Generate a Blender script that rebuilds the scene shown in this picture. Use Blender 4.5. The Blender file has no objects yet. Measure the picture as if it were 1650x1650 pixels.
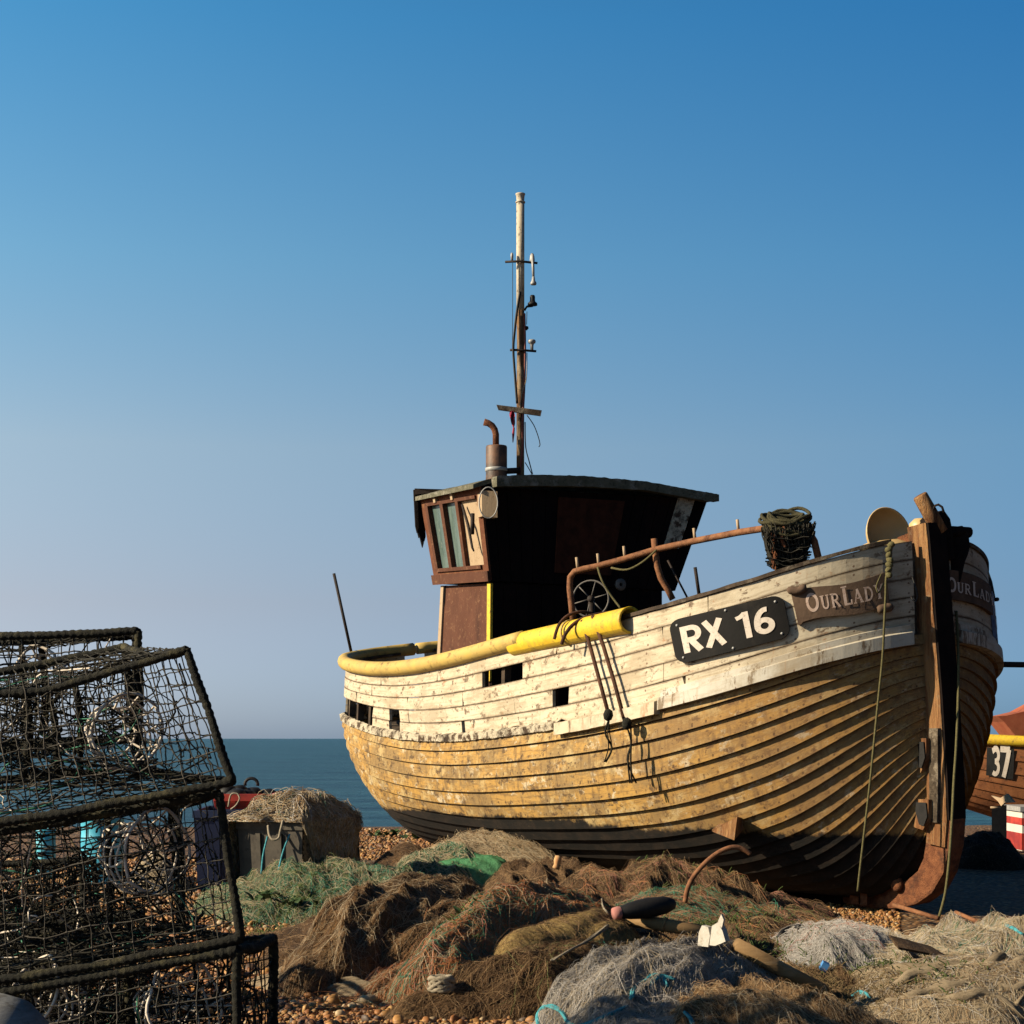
import bpy, math, random
import numpy as np
from mathutils import Vector, Matrix, noise as mnoise
random.seed(7); RNG = np.random.default_rng(7)
SC = bpy.context.scene
COL = SC.collection
F, CZ = 2800.0, 1.3            # focal length in photo pixels, eye height in metres
PI = math.pi

# ------------------------------------------------------------------ helpers
def P(px, py, Y):
    """point seen at photo pixel (px,py) at the distance Y"""
    return Vector(((px-825)/F*Y, Y, CZ+(1190-py)/F*Y))

def proj(p):
    return (825+F*p[0]/p[1], 1190-F*(p[2]-CZ)/p[1])

def lerp(a, b, t): return a+(b-a)*t
def interp(x, xs, ys): return float(np.interp(x, xs, ys))

class MB:
    """collects polygons, builds ONE mesh object"""
    def __init__(s): s.v=[]; s.f=[]; s.uv=[]; s.smooth=[]; s.mi=[]
    def add(s, verts, faces, uvs=None, smooth=False, mi=0):
        o=len(s.v); s.v.extend([tuple(p) for p in verts])
        s.uv.extend(uvs if uvs is not None else [(0.0,0.0)]*len(verts))
        for f in faces:
            s.f.append(tuple(o+i for i in f)); s.smooth.append(smooth); s.mi.append(mi)
    def hexa(s, c, smooth=False, mi=0):
        """c: 8 corners, bottom ring 0-3 then top ring 4-7"""
        s.add(c, [(0,3,2,1),(4,5,6,7),(0,1,5,4),(1,2,6,5),(2,3,7,6),(3,0,4,7)], smooth=smooth, mi=mi)
    def box(s, c, size, rot=None, mi=0):
        x,y,z=[k/2 for k in size]
        pts=[Vector(q) for q in ((-x,-y,-z),(x,-y,-z),(x,y,-z),(-x,y,-z),(-x,-y,z),(x,-y,z),(x,y,z),(-x,y,z))]
        if rot is not None: pts=[rot@q for q in pts]
        s.hexa([q+Vector(c) for q in pts], mi=mi)
    def tube(s, path, r, n=8, cap=True, closed=False, mi=0, smooth=True, flat=1.0):
        path=[Vector(p) for p in path]; m=len(path)
        rr=list(r) if hasattr(r,'__len__') else [r]*m
        t0=(path[1]-path[0]).normalized()
        up=Vector((0,0,1)) if abs(t0.z)<.9 else Vector((1,0,0))
        nrm=(up-t0*up.dot(t0)).normalized(); vs=[]
        for i in range(m):
            if closed: t=(path[(i+1)%m]-path[i-1])
            else: t=path[min(i+1,m-1)]-path[max(i-1,0)]
            t = t.normalized() if t.length>1e-9 else t0
            nrm=nrm-t*nrm.dot(t); nrm=nrm.normalized() if nrm.length>1e-9 else t.orthogonal().normalized()
            b=t.cross(nrm)
            for k in range(n):
                a=2*PI*k/n
                vs.append(path[i]+nrm*(math.cos(a)*rr[i])+b*(math.sin(a)*rr[i]*flat))
        fs=[]
        for i in range(m if closed else m-1):
            j=(i+1)%m
            for k in range(n):
                fs.append((i*n+k,i*n+(k+1)%n,j*n+(k+1)%n,j*n+k))
        if cap and not closed:
            fs.append(tuple(range(n-1,-1,-1))); fs.append(tuple((m-1)*n+k for k in range(n)))
        s.add(vs,fs,smooth=smooth,mi=mi)
    def grid(s, pts, uvs=None, smooth=True, flip=False, mi=0, skip=None):
        """pts[i][j]"""
        a=len(pts); b=len(pts[0]); fs=[]
        for i in range(a-1):
            for j in range(b-1):
                if skip and skip(i,j): continue
                q=(i*b+j,(i+1)*b+j,(i+1)*b+j+1,i*b+j+1)
                fs.append(q[::-1] if flip else q)
        s.add([p for r in pts for p in r],fs,[u for r in uvs for u in r] if uvs else None,smooth,mi)
    def lathe(s, prof, c, axis=Vector((0,0,1)), n=20, mi=0, squash=None):
        """prof: list of (radius, height along axis)"""
        axis=Vector(axis).normalized(); u=axis.orthogonal().normalized(); w=axis.cross(u); c=Vector(c)
        pts=[]
        for r,h in prof:
            pts.append([c+axis*h+u*(r*math.cos(2*PI*k/n))+w*(r*math.sin(2*PI*k/n)) for k in range(n+1)])
        s.grid(pts,smooth=True,mi=mi)
    def poly(s, pts, th, nrm, mi=0):
        """flat polygon pts extruded by th along nrm"""
        n=len(pts); nrm=Vector(nrm); a=[Vector(p) for p in pts]; b=[p+nrm*th for p in a]
        fs=[tuple(range(n-1,-1,-1)),tuple(range(n,2*n))]+[(i,(i+1)%n,n+(i+1)%n,n+i) for i in range(n)]
        s.add(a+b,fs,mi=mi)
    def build(s, name, mats, parent=None, kind=None):
        me=bpy.data.meshes.new(name); me.from_pydata(s.v,[],s.f); me.update()
        for m in (mats if isinstance(mats,(list,tuple)) else [mats]): me.materials.append(m)
        me.polygons.foreach_set('use_smooth',s.smooth); me.polygons.foreach_set('material_index',s.mi)
        if any(u!=(0.0,0.0) for u in s.uv):
            uvl=me.uv_layers.new(name='UVMap')
            li=np.zeros(len(me.loops),dtype=np.int32); me.loops.foreach_get('vertex_index',li)
            uvl.data.foreach_set('uv',np.array(s.uv,dtype=np.float32)[li].ravel())
        ob=bpy.data.objects.new(name,me); COL.objects.link(ob)
        if parent is not None: attach(ob,parent)
        if kind: ob['kind']=kind
        return ob

def attach(ob, parent):
    """parent keeping the world place (parents are only translated)"""
    ob.parent=parent
    loc=Vector((0,0,0)); p=parent
    while p is not None: loc+=p.location; p=p.parent
    ob.location=ob.location-loc

def thing(name, label, cat, loc=(0,0,0), group=None):
    o=bpy.data.objects.new(name,None); COL.objects.link(o); o.location=loc
    o.empty_display_size=.1
    return tag(o,label,cat,group)
def tag(o,label,cat,group=None,kind=None):
    o['label']=label; o['category']=cat
    if group: o['group']=group
    if kind: o['kind']=kind
    return o

def np_mesh(name, V, Fq, mat, parent=None, kind=None, smooth=True, colors=None, mats=None, mi=None):
    """fast mesh from numpy arrays, Fq = (n,3) or (n,4)"""
    me=bpy.data.meshes.new(name); nf,k=Fq.shape
    me.vertices.add(len(V)); me.vertices.foreach_set('co',V.astype(np.float32).ravel())
    me.loops.add(nf*k); me.loops.foreach_set('vertex_index',Fq.astype(np.int32).ravel())
    me.polygons.add(nf)
    me.polygons.foreach_set('loop_start',np.arange(0,nf*k,k,dtype=np.int32))
    me.polygons.foreach_set('loop_total',np.full(nf,k,dtype=np.int32))
    me.polygons.foreach_set('use_smooth',np.full(nf,smooth))
    for m in (mats or [mat]): me.materials.append(m)
    if mi is not None: me.polygons.foreach_set('material_index',mi.astype(np.int32))
    me.update(calc_edges=True); me.validate()
    if colors is not None:
        ca=me.color_attributes.new('tint','FLOAT_COLOR','POINT')
        ca.data.foreach_set('color',colors.astype(np.float32).ravel())
    ob=bpy.data.objects.new(name,me); COL.objects.link(ob)
    if parent is not None: attach(ob,parent)
    if kind: ob['kind']=kind
    return ob

def strand_arrays(paths, r, sides=3):
    """paths: (n,m,3) array; r scalar or (n,) -> vertices, quads of thin tubes"""
    n,m,_=paths.shape
    t=np.gradient(paths,axis=1); t/= (np.linalg.norm(t,axis=2,keepdims=True)+1e-9)
    up=np.zeros_like(t); up[...,2]=1.0
    up[np.abs(t[...,2])>.92]=(1,0,0)
    a=np.cross(t,up); a/=(np.linalg.norm(a,axis=2,keepdims=True)+1e-9); b=np.cross(t,a)
    rr=np.broadcast_to(np.asarray(r,dtype=float).reshape(-1,1,1),(n,m,1)) if np.ndim(r) else np.full((n,m,1),r)
    ring=[paths+rr*(math.cos(2*PI*k/sides)*a+math.sin(2*PI*k/sides)*b) for k in range(sides)]
    V=np.stack(ring,axis=2).reshape(-1,3)
    idx=np.arange(n*m*sides).reshape(n,m,sides)
    q=np.stack([idx[:,:-1,:],np.roll(idx,-1,axis=2)[:,:-1,:],np.roll(idx,-1,axis=2)[:,1:,:],idx[:,1:,:]],axis=-1)
    return V,q.reshape(-1,4)

# ------------------------------------------------------------------ materials
ALB=.62     # the picture is exposed up, so every paint is a little darker
class NT:
    def __init__(s,name):
        s.m=bpy.data.materials.new(name); s.m.use_nodes=True; s.t=s.m.node_tree; s.n=s.t.nodes
        s.b=s.n['Principled BSDF']; s.out=s.n['Material Output']
        s.tc=s.n.new('ShaderNodeTexCoord')
    def link(s,a,b): s.t.links.new(a,b)
    def val(s,sock,x):
        if isinstance(x,bpy.types.NodeSocket): s.link(x,sock)
        else:
            if hasattr(sock,'default_value'):
                try: sock.default_value=x
                except Exception: sock.default_value=(*x,1) if len(x)==3 else x
    def mapping(s,co=None,scale=(1,1,1),rot=(0,0,0),loc=(0,0,0)):
        m=s.n.new('ShaderNodeMapping'); s.link(co or s.tc.outputs['Object'],m.inputs[0])
        m.inputs['Scale'].default_value=scale; m.inputs['Rotation'].default_value=rot; m.inputs['Location'].default_value=loc
        return m.outputs[0]
    def noise(s,scale,detail=6,rough=.6,co=None,dist=0.0,col=False):
        k=s.n.new('ShaderNodeTexNoise'); s.link(co or s.tc.outputs['Object'],k.inputs['Vector'])
        k.inputs['Scale'].default_value=scale; k.inputs['Detail'].default_value=detail; k.inputs['Roughness'].default_value=rough
        k.inputs['Distortion'].default_value=dist
        return k.outputs['Color' if col else 'Fac']
    def voronoi(s,scale,co=None,out='Distance',feat='F1',rand=1.0):
        k=s.n.new('ShaderNodeTexVoronoi'); k.feature=feat; s.link(co or s.tc.outputs['Object'],k.inputs['Vector'])
        k.inputs['Scale'].default_value=scale; k.inputs['Randomness'].default_value=rand
        return k.outputs[out]
    def ramp(s,fac,stops,interp='LINEAR'):
        r=s.n.new('ShaderNodeValToRGB'); s.link(fac,r.inputs[0]); e=r.color_ramp.elements; r.color_ramp.interpolation=interp
        while len(e)<len(stops): e.new(.5)
        for k,(p,c) in zip(e,stops): k.position=p; k.color=(*c,1) if not isinstance(c,(int,float)) else (c,c,c,1)
        return r.outputs[0]
    def step(s,fac,a,b): return s.ramp(fac,[(a,0.0),(b,1.0)])
    def mix(s,fac,a,b,mode='MIX'):
        k=s.n.new('ShaderNodeMix'); k.data_type='RGBA'; k.blend_type=mode
        s.val(k.inputs[0],fac)
        for sock,x in ((k.inputs[6],a),(k.inputs[7],b)):
            if isinstance(x,bpy.types.NodeSocket): s.link(x,sock)
            else: sock.default_value=(*x,1)
        return k.outputs[2]
    def math(s,op,a,b=0.0,clamp=False):
        k=s.n.new('ShaderNodeMath'); k.operation=op; k.use_clamp=clamp
        s.val(k.inputs[0],a); s.val(k.inputs[1],b); return k.outputs[0]
    def sep(s,v):
        k=s.n.new('ShaderNodeSeparateXYZ'); s.link(v,k.inputs[0]); return k.outputs
    def comb(s,x=0.0,y=0.0,z=0.0):
        k=s.n.new('ShaderNodeCombineXYZ')
        for sock,q in zip(k.inputs,(x,y,z)): s.val(sock,q)
        return k.outputs[0]
    def bump(s,h,strength=.4,dist=.01,nrm=None):
        k=s.n.new('ShaderNodeBump'); s.link(h,k.inputs['Height']); k.inputs['Strength'].default_value=strength; k.inputs['Distance'].default_value=dist
        if nrm is not None: s.link(nrm,k.inputs['Normal'])
        return k.outputs[0]
    def done(s,col=None,rough=.8,nrm=None,metal=0.0,spec=.3,k=ALB):
        if col is not None:
            col=s.mix(1.0,col,(k,k,k),'MULTIPLY') if isinstance(col,bpy.types.NodeSocket) else tuple(c*k for c in col)
        if col is not None: s.val(s.b.inputs['Base Color'],col if isinstance(col,bpy.types.NodeSocket) else (*col,1))
        s.val(s.b.inputs['Roughness'],rough); s.val(s.b.inputs['Metallic'],metal); s.val(s.b.inputs['Specular IOR Level'],spec)
        if nrm is not None: s.link(nrm,s.b.inputs['Normal'])
        return s.m

def mat_rough(name, c1, c2, c3=None, scale=8, rough=.85, bump=.4, bdist=.006, stretch=(1,1,1), spec=.2, dirt=None, lo=.35, hi=.65):
    n=NT(name); co=n.mapping(scale=stretch)
    f=n.noise(scale,8,.65,co); col=n.mix(n.step(f,lo,hi),c1,c2)
    if c3 is not None:
        g=n.noise(scale*.37,6,.7,n.mapping(scale=stretch,loc=(3,7,1))); col=n.mix(n.step(g,.52,.66),col,c3)
    if dirt is not None:
        g=n.noise(scale*3.1,5,.7,n.mapping(loc=(9,2,5))); col=n.mix(n.step(g,.55,.7),col,dirt)
    h=n.noise(scale*4,6,.7,co)
    return n.done(col,rough,n.bump(h,bump,bdist),spec=spec)

M={}
M['rope_dark']=mat_rough('weathered_dark_rope',(.010,.010,.007),(.028,.026,.015),(.075,.065,.03),scale=22,bump=1,bdist=.01,lo=.45,hi=.75)
M['rope_pale']=mat_rough('pale_rope',(.25,.21,.15),(.4,.34,.25),scale=60,bump=.8)
M['twine_mid']=mat_rough('lit_grey_twine',(.045,.042,.034),(.12,.105,.085),scale=40,bump=.2)  # paler twine of the pot fronts, sunlight put into the colour
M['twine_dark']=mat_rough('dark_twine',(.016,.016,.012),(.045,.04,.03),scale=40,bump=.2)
M['twine_white']=mat_rough('white_twine',(.60,.52,.43),(.78,.70,.60),scale=30,bump=.2)
M['twine_beige']=mat_rough('beige_monofilament',(.40,.31,.19),(.60,.49,.33),scale=9,bump=0,rough=.5)
M['twine_tan']=mat_rough('tan_monofilament',(.28,.165,.075),(.50,.33,.17),scale=9,bump=0,rough=.5)
M['twine_grey']=mat_rough('grey_monofilament',(.40,.37,.34),(.62,.58,.53),scale=9,bump=0,rough=.45)
M['twine_green']=mat_rough('green_twine',(.02,.13,.08),(.06,.26,.16),scale=9,bump=0,rough=.6)
M['twine_lime']=mat_rough('yellow_green_twine',(.14,.18,.06),(.26,.29,.11),scale=9,bump=0,rough=.6)
M['twine_orange']=mat_rough('orange_twine',(.34,.12,.04),(.55,.25,.11),scale=9,bump=0,rough=.6)
M['twine_brown']=mat_rough('brown_twine',(.09,.05,.026),(.26,.155,.08),scale=9,bump=0,rough=.7)
M['twine_pink']=mat_rough('salmon_twine',(.4,.14,.1),(.5,.25,.18),scale=9,bump=0,rough=.6)
M['rope_blue']=mat_rough('turquoise_rope',(.03,.2,.25),(.10,.42,.47),scale=50,bump=.8)
M['rope_green']=mat_rough('olive_rope',(.09,.08,.03),(.16,.14,.06),scale=70,bump=.8)
M['rust']=mat_rough('rusty_iron',(.11,.035,.014),(.24,.09,.035),(.05,.02,.012),scale=18,bump=1,bdist=.012,rough=.9,spec=.25)
M['rust_bright']=mat_rough('rusty_rail_iron',(.19,.075,.032),(.30,.14,.065),(.09,.036,.02),scale=24,bump=.6,rough=.85)
M['iron_dark']=mat_rough('dark_iron',(.012,.009,.008),(.035,.02,.014),scale=30,bump=.6,rough=.7)
M['black']=mat_rough('black_rubber',(.008,.008,.009),(.018,.017,.017),scale=20,bump=.3,rough=.6)
# ------------------------------------------------------------------ the boat's own frame
A=Vector((-.482,.876,0)); LP=Vector((.876,.482,0)); TH=.05   # aft, port, heel
S0=Vector((3.235,12.55,0))
T0,BL=.15,8.88
def WB(t,w,z):            # boat coordinates to world, heeled to starboard
    q=w-TH*z
    return S0+A*t+LP*q+Vector((0,0,z+TH*w))
def W0(t,w,z): return Vector((3.07,12.55,0))+Vector((-.469,.883,0))*t+Vector((.883,.469,0))*w+Vector((0,0,z))

def wr(t):                # half breadth at the rail
    t=min(max(t,T0),BL); B=1.5; T=1.9; fw=1.0; af=1.0
    if t<T0+T: fw=math.sqrt(max(0,1-((T0+T-t)/T)**2))
    if t>5.0:
        u=(t-5.0)/(BL-5.0); af=max(0,1-u**4)**(1/2.4)
    return B*fw*af
RAILPX=[553,565,600,640,700,760,820,900,1000,1100,1140,1200,1280,1350,1400,1465,1500]
RAILPY=[1070,1080,1088,1086,1077,1063,1047,1026,1000,970,958,941,920,900,885,868,860]
GPX=[553,565,620,700,800,900,1000,1100,1200,1280,1350,1400,1470,1500]
GPY=[1152,1160,1182,1186,1182,1167,1146,1118,1092,1070,1049,1036,1016,1010]
def solve_z(t,w,pxs,pys):
    z=2.2
    for _ in range(8):
        p=WB(t,w,z); px,_py=proj(p); zz=CZ+(1190-interp(px,pxs,pys))/F*p.y
        z+=zz-p.z
    return z
ts_=np.concatenate([np.linspace(.15,2,24),np.linspace(2.1,8.3,50)])
_zr=[solve_z(t,-wr(t),RAILPX,RAILPY) for t in ts_]
_zg=[solve_z(t,-wr(t)-.05,GPX,GPY) for t in ts_]
# smooth, and carry the sheer on round the stern
def smooth(t,z,deg=6):
    c=np.polyfit(t,z,deg); return lambda q: float(np.polyval(c,q))
_fr=smooth(ts_,_zr); _fg=smooth(ts_,_zg)
def zr(t): return _fr(min(t,8.2))+ (.05*max(0,t-8.2))
def zg(t): return _fg(min(t,8.2))
def wg(t): return wr(t)+.05*min(1,(t-T0)/.3)*min(1,(BL-t)/.15) if T0<t<BL else 0.0
def zk(t):
    z=.10+.62*(1-min(1,max(0,(t-T0)/.8)))**2.2
    if t>6.9: z+=1.2*((t-6.9)/2.1)**2
    return min(z,zg(t)-.02)
def nexp(t): return interp(t,[T0,.6,1.4,2.6,4.5,7,9],[1.32,1.60,1.98,2.25,2.4,2.2,1.9])
NS=18
_tt=np.linspace(T0,BL,900); _pp=np.array([tuple(WB(t,-wg(t),zg(t))) for t in _tt]); _ss=np.concatenate([[0],np.cumsum(np.linalg.norm(np.diff(_pp,axis=0),axis=1))])
def sa(t): return float(np.interp(t,_tt,_ss))
def section(t,side,nv=NS*3):
    """points from the guard down to the keel, evenly spaced in girth"""
    W=wg(t); zt=zg(t); zb=zk(t); n=nexp(t); k=160
    th=np.linspace(0,PI/2,k)
    w=W*np.cos(th)**(2/n); z=zt-(zt-zb)*np.sin(th)**(2/n)
    d=np.concatenate([[0],np.cumsum(np.hypot(np.diff(w),np.diff(z)))])
    s=np.linspace(0,d[-1],nv+1)
    ww=np.interp(s,d,w); zz=np.interp(s,d,z)
    return [WB(t,side*a,b) for a,b in zip(ww,zz)]
def stations():
    a=T0+1.9*(np.linspace(0,1,30)**1.8); b=np.linspace(2.05,7.8,44)[1:]; c=7.8+1.2*np.sin(np.linspace(0,PI/2,20))[1:]
    return list(np.concatenate([a,b,c]))
STN=stations()

def bul(t,v,side=-1,off=0.0):
    """point of the bulwark, v=0 at the guard and 1 at the rail; off outward"""
    w=lerp(wg(t),wr(t),v); z=lerp(zg(t),zr(t),v)
    k_=min(1,max(0,(t-6.2)/1.6)); z+=v*.10*(1+side*min(1,wr(t)/1.3))*k_*k_*(3-2*k_)
    if off:
        e=.01; tt=min(max(t,T0+.02),BL-.02)
        dw=(wr(tt+e)-wr(tt-e))/(2*e); L=math.hypot(1,dw)
        w+=off/L; t=t-off*dw*(-1)/L*(-1) if False else t-off*dw/L
    return WB(t,side*w,z)
def pick(px,py,side=-1):
    """(t,v) of the bulwark seen at a photo pixel"""
    best=None
    for t in np.concatenate([np.linspace(.16,2,40),np.linspace(2.05,8.6,60)]):
        for v in (0,.5,1):
            q=proj(bul(t,v,side)); d=(q[0]-px)**2+(q[1]-py)**2
            if best is None or d<best[0]: best=(d,t,v)
    _,t,v=best
    for _ in range(25):
        q=proj(bul(t,v,side)); e=1e-3
        qa=proj(bul(t+e,v,side)); qb=proj(bul(t,v+e,side))
        J=np.array([[(qa[0]-q[0])/e,(qb[0]-q[0])/e],[(qa[1]-q[1])/e,(qb[1]-q[1])/e]])
        try: d=np.linalg.solve(J,np.array([px-q[0],py-q[1]]))
        except Exception: break
        t=min(max(t+.7*float(np.clip(d[0],-.2,.2)),T0+.005),8.9); v+=.7*float(np.clip(d[1],-.3,.3))
    return t,v

# ------------------------------------------------------------------ boat paints
def hull_mat():
    n=NT('worn_ochre_hull_paint'); uv=n.tc.outputs['UV']; x,y,_=n.sep(uv)
    strake=n.math('FLOOR',y); fr=n.math('FRACT',y)
    # different worn tone on each plank length
    wn=n.n.new('ShaderNodeTexWhiteNoise'); wn.noise_dimensions='2D'
    n.link(n.comb(n.math('FLOOR',n.math('ADD',n.math('MULTIPLY',x,.42),n.math('MULTIPLY',strake,.37))),strake),wn.inputs['Vector'])
    uvs=n.mapping(uv,scale=(1.0,.14,1))
    base=n.mix(n.step(n.noise(3.2,8,.7,uvs),.3,.7),(.50,.285,.062),(.41,.24,.07))
    base=n.mix(n.math('MULTIPLY',wn.outputs[0],.55),base,(.42,.255,.085))
    streak=n.noise(5,7,.72,n.mapping(uv,scale=(.7,1.0,1)))
    base=n.mix(n.math('MULTIPLY',n.step(streak,.50,.58),.8),base,(.23,.135,.048))
    peel=n.noise(5,10,.72,n.mapping(uv,scale=(1,.2,1),loc=(4,1,0)))
    base=n.mix(n.step(peel,.56,.60),base,(.58,.48,.32))
    blot=n.noise(1.6,9,.72,n.mapping(uv,scale=(1,.22,1),loc=(11,3,0)))
    base=n.mix(n.math('MULTIPLY',n.step(blot,.47,.55),.8),base,(.25,.165,.07))
    blo2=n.noise(2.7,9,.74,n.mapping(uv,scale=(1,.2,1),loc=(21,13,0)))
    base=n.mix(n.math('MULTIPLY',n.step(blo2,.53,.60),.8),base,(.50,.37,.17))
    dark=n.noise(7,10,.76,n.mapping(uv,scale=(1,.2,1),loc=(1,9,0)))
    base=n.mix(n.math('MULTIPLY',n.step(dark,.54,.59),.9),base,(.09,.055,.028))
    drip=n.noise(5,6,.7,n.mapping(uv,scale=(3.0,.10,1),loc=(2,5,0)))
    base=n.mix(n.math('MULTIPLY',n.step(drip,.51,.62),.65),base,(.14,.085,.04))
    # towards the bow the boards are browner, bare wood
    bare=n.math('ADD',n.math('MULTIPLY',x,-.27),n.math('ADD',.92,n.math('MULTIPLY',n.noise(2.5,7,.7,uvs),.7)))
    base=n.mix(n.math('MULTIPLY',n.step(bare,.45,.95),.50),base,(.24,.12,.042))
    grime=n.math('ADD',n.math('MULTIPLY',n.math('SUBTRACT',1.6,y),.16),n.math('SUBTRACT',n.noise(4,9,.75,n.mapping(uv,scale=(1,.25,1),loc=(6,6,0))),.5))
    grime=n.math('MULTIPLY',n.step(grime,.06,.2),n.step(x,2.2,4.0))
    base=n.mix(n.math('MULTIPLY',grime,.7),base,(.13,.085,.045))
    # row of clench nails along the lap
    nx=n.math('ABSOLUTE',n.math('SUBTRACT',n.math('FRACT',n.math('MULTIPLY',n.math('ADD',x,n.math('MULTIPLY',strake,.37)),8)),.5))
    ny=n.math('ABSOLUTE',n.math('SUBTRACT',fr,.80))
    dd=n.math('ADD',n.math('POWER',n.math('MULTIPLY',nx,.125),2.0),n.math('POWER',n.math('MULTIPLY',n.math('ADD',ny,n.math('MULTIPLY',n.math('SUBTRACT',n.noise(4,2,.5,uvs),.5),.25)),.12),2.0))
    nail=n.math('LESS_THAN',dd,n.math('MULTIPLY',n.noise(9,2,.5,uvs),.00016))
    keep=n.math('MULTIPLY',nail,n.step(n.noise(3,4,.6,n.mapping(uv,scale=(1,.3,1),loc=(7,7,0))),.38,.55))
    base=n.mix(n.math('MULTIPLY',keep,.75),base,(.07,.035,.018))
    # dirt gathered along the lap edge
    edge=n.math('ADD',n.math('MULTIPLY',n.math('SUBTRACT',.13,fr),5.0),n.math('SUBTRACT',n.noise(12,6,.7,uvs),.5))
    base=n.mix(n.math('MULTIPLY',n.step(edge,-.08,.22),.85),base,(.075,.04,.018))
    # tar below the old waterline
    z=n.sep(n.tc.outputs['Object'])[2]
    tarh=n.math('ADD',z,n.math('MULTIPLY',n.math('SUBTRACT',n.noise(1.2,5,.6),.5),.22))
    tarh=n.math('ADD',tarh,n.math('MULTIPLY',n.math('SUBTRACT',n.noise(9,9,.78),.5),.16))
    tar=n.ramp(tarh,[(.578,1.0),(.612,0.0)])
    tc_=n.mix(n.step(n.noise(5,8,.75,n.mapping(uv,scale=(1,.2,1))),.45,.75),(.006,.005,.004),(.035,.022,.014))
    tc_=n.mix(n.step(n.noise(13,8,.75,n.mapping(uv,scale=(1,.2,1))),.62,.72),tc_,(.13,.09,.055))
    col=n.mix(tar,base,tc_)
    hgt=n.math('SUBTRACT',n.math('ADD',n.noise(30,8,.75,n.mapping(uv,scale=(.6,.25,1))),n.math('MULTIPLY',n.step(peel,.585,.63),.35)),n.math('MULTIPLY',keep,.5))
    return n.done(col,.8,n.bump(hgt,.55,.006),spec=.2)
def white_mat(name='weathered_white_paint', amount=.0, c=(.66,.58,.44)):
    n=NT(name); uv=n.tc.outputs['UV']; uvs=n.mapping(uv,scale=(1,.16,1)); x,y,_=n.sep(uv)
    fr=n.math('FRACT',y)
    base=n.mix(n.step(n.noise(2.5,7,.7,uvs),.3,.7),c,(c[0]*.84,c[1]*.80,c[2]*.72))
    base=n.mix(n.math('MULTIPLY',n.step(n.noise(4,8,.75,n.mapping(uv,scale=(.5,1.2,1))),.50-amount,.64-amount),.75),base,(.34,.255,.155))
    # greyer towards the bow: dulling by the grazing sun put into the colour
    bow=n.math('SUBTRACT',1.15,n.math('MULTIPLY',x,.5))
    base=n.mix(n.math('MULTIPLY',n.math('ADD',bow,0.0,True),.45),base,(.36,.32,.235))
    g=n.noise(7,10,.76,n.mapping(uv,scale=(1,.2,1),loc=(3,3,0)))
    base=n.mix(n.step(g,.55-amount,.60-amount),base,(.17,.12,.075))
    g2=n.noise(1.6,7,.75,n.mapping(uv,scale=(1,.35,1),loc=(1,8,0)))
    base=n.mix(n.math('MULTIPLY',n.step(g2,.48,.58),.6),base,(.33,.26,.165))
    ru=n.noise(2.4,5,.7,n.mapping(uv,scale=(2,.5,1),loc=(13,2,0)))
    base=n.mix(n.math('MULTIPLY',n.step(ru,.61,.70),.8),base,(.34,.13,.04))
    st=n.noise(7,4,.6,n.mapping(uv,scale=(2.2,.06,1),loc=(8,1,0)))
    base=n.mix(n.math('MULTIPLY',n.step(st,.62,.8),.6),base,(.38,.19,.07))
    edge=n.math('ADD',n.math('MULTIPLY',n.math('SUBTRACT',.12,n.math('MINIMUM',fr,n.math('SUBTRACT',1.0,fr))),4.5),n.math('SUBTRACT',n.noise(11,6,.75,uvs),.52))
    base=n.mix(n.math('MULTIPLY',n.step(edge,.02,.32),.75),base,(.14,.09,.05))
    nx=n.math('ABSOLUTE',n.math('SUBTRACT',n.math('FRACT',n.math('MULTIPLY',x,2.3)),.5))
    ny=n.math('ABSOLUTE',n.math('SUBTRACT',n.math('ABSOLUTE',n.math('SUBTRACT',fr,.5)),.27))
    dd=n.math('ADD',n.math('POWER',n.math('MULTIPLY',nx,.44),2.0),n.math('POWER',n.math('MULTIPLY',ny,.15),2.0))
    base=n.mix(n.math('MULTIPLY',n.math('LESS_THAN',dd,n.math('MULTIPLY',n.noise(3,3,.6,n.mapping(uv,scale=(1,.3,1))),.00016)),.8),base,(.13,.06,.03))
    hgt=n.math('ADD',n.noise(30,8,.75,uvs),n.math('MULTIPLY',g,.6))
    return n.done(base,.7,n.bump(hgt,.4,.005),spec=.25)
M['hull']=hull_mat(); M['white']=white_mat(); M['guardwhite']=white_mat('guard_white_paint',.0,(.68,.65,.58))
M['rotten']=mat_rough('rotten_painted_wood',(.62,.54,.40),(.10,.065,.04),(.04,.026,.016),scale=11,bump=1,bdist=.02,lo=.50,hi=.58)
M['bare_wood']=mat_rough('bare_weathered_wood',(.36,.19,.075),(.20,.085,.033),(.085,.033,.015),scale=5,stretch=(4,4,.3),bump=1,bdist=.02,dirt=(.28,.19,.11),lo=.42,hi=.56)
M['old_timber']=mat_rough('dark_old_timber',(.035,.024,.016),(.09,.06,.038),(.22,.18,.13),scale=9,bump=.8,bdist=.01)
M['stem_dark']=mat_rough('dark_shaded_timber',(.006,.004,.004),(.016,.010,.008),scale=9,bump=.6,bdist=.01,spec=.08)  # near-black timber; on the stem front its shade is put into the colour
M['yellow']=mat_rough('yellow_plastic_pipe',(.80,.56,.03),(.70,.44,.025),(.46,.30,.05),scale=9,bump=.3,rough=.55,spec=.35,dirt=(.24,.15,.04))
M['yellow_old']=mat_rough('faded_yellow_rail',(.62,.43,.11),(.54,.38,.12),(.40,.27,.09),scale=4,bump=.3,rough=.6,dirt=(.22,.15,.05))
M['wh_brown']=mat_rough('worn_red_brown_wood',(.085,.030,.015),(.12,.046,.024),(.055,.020,.011),scale=7,stretch=(1,1,.35),bump=.6,dirt=(.20,.10,.05))
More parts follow.
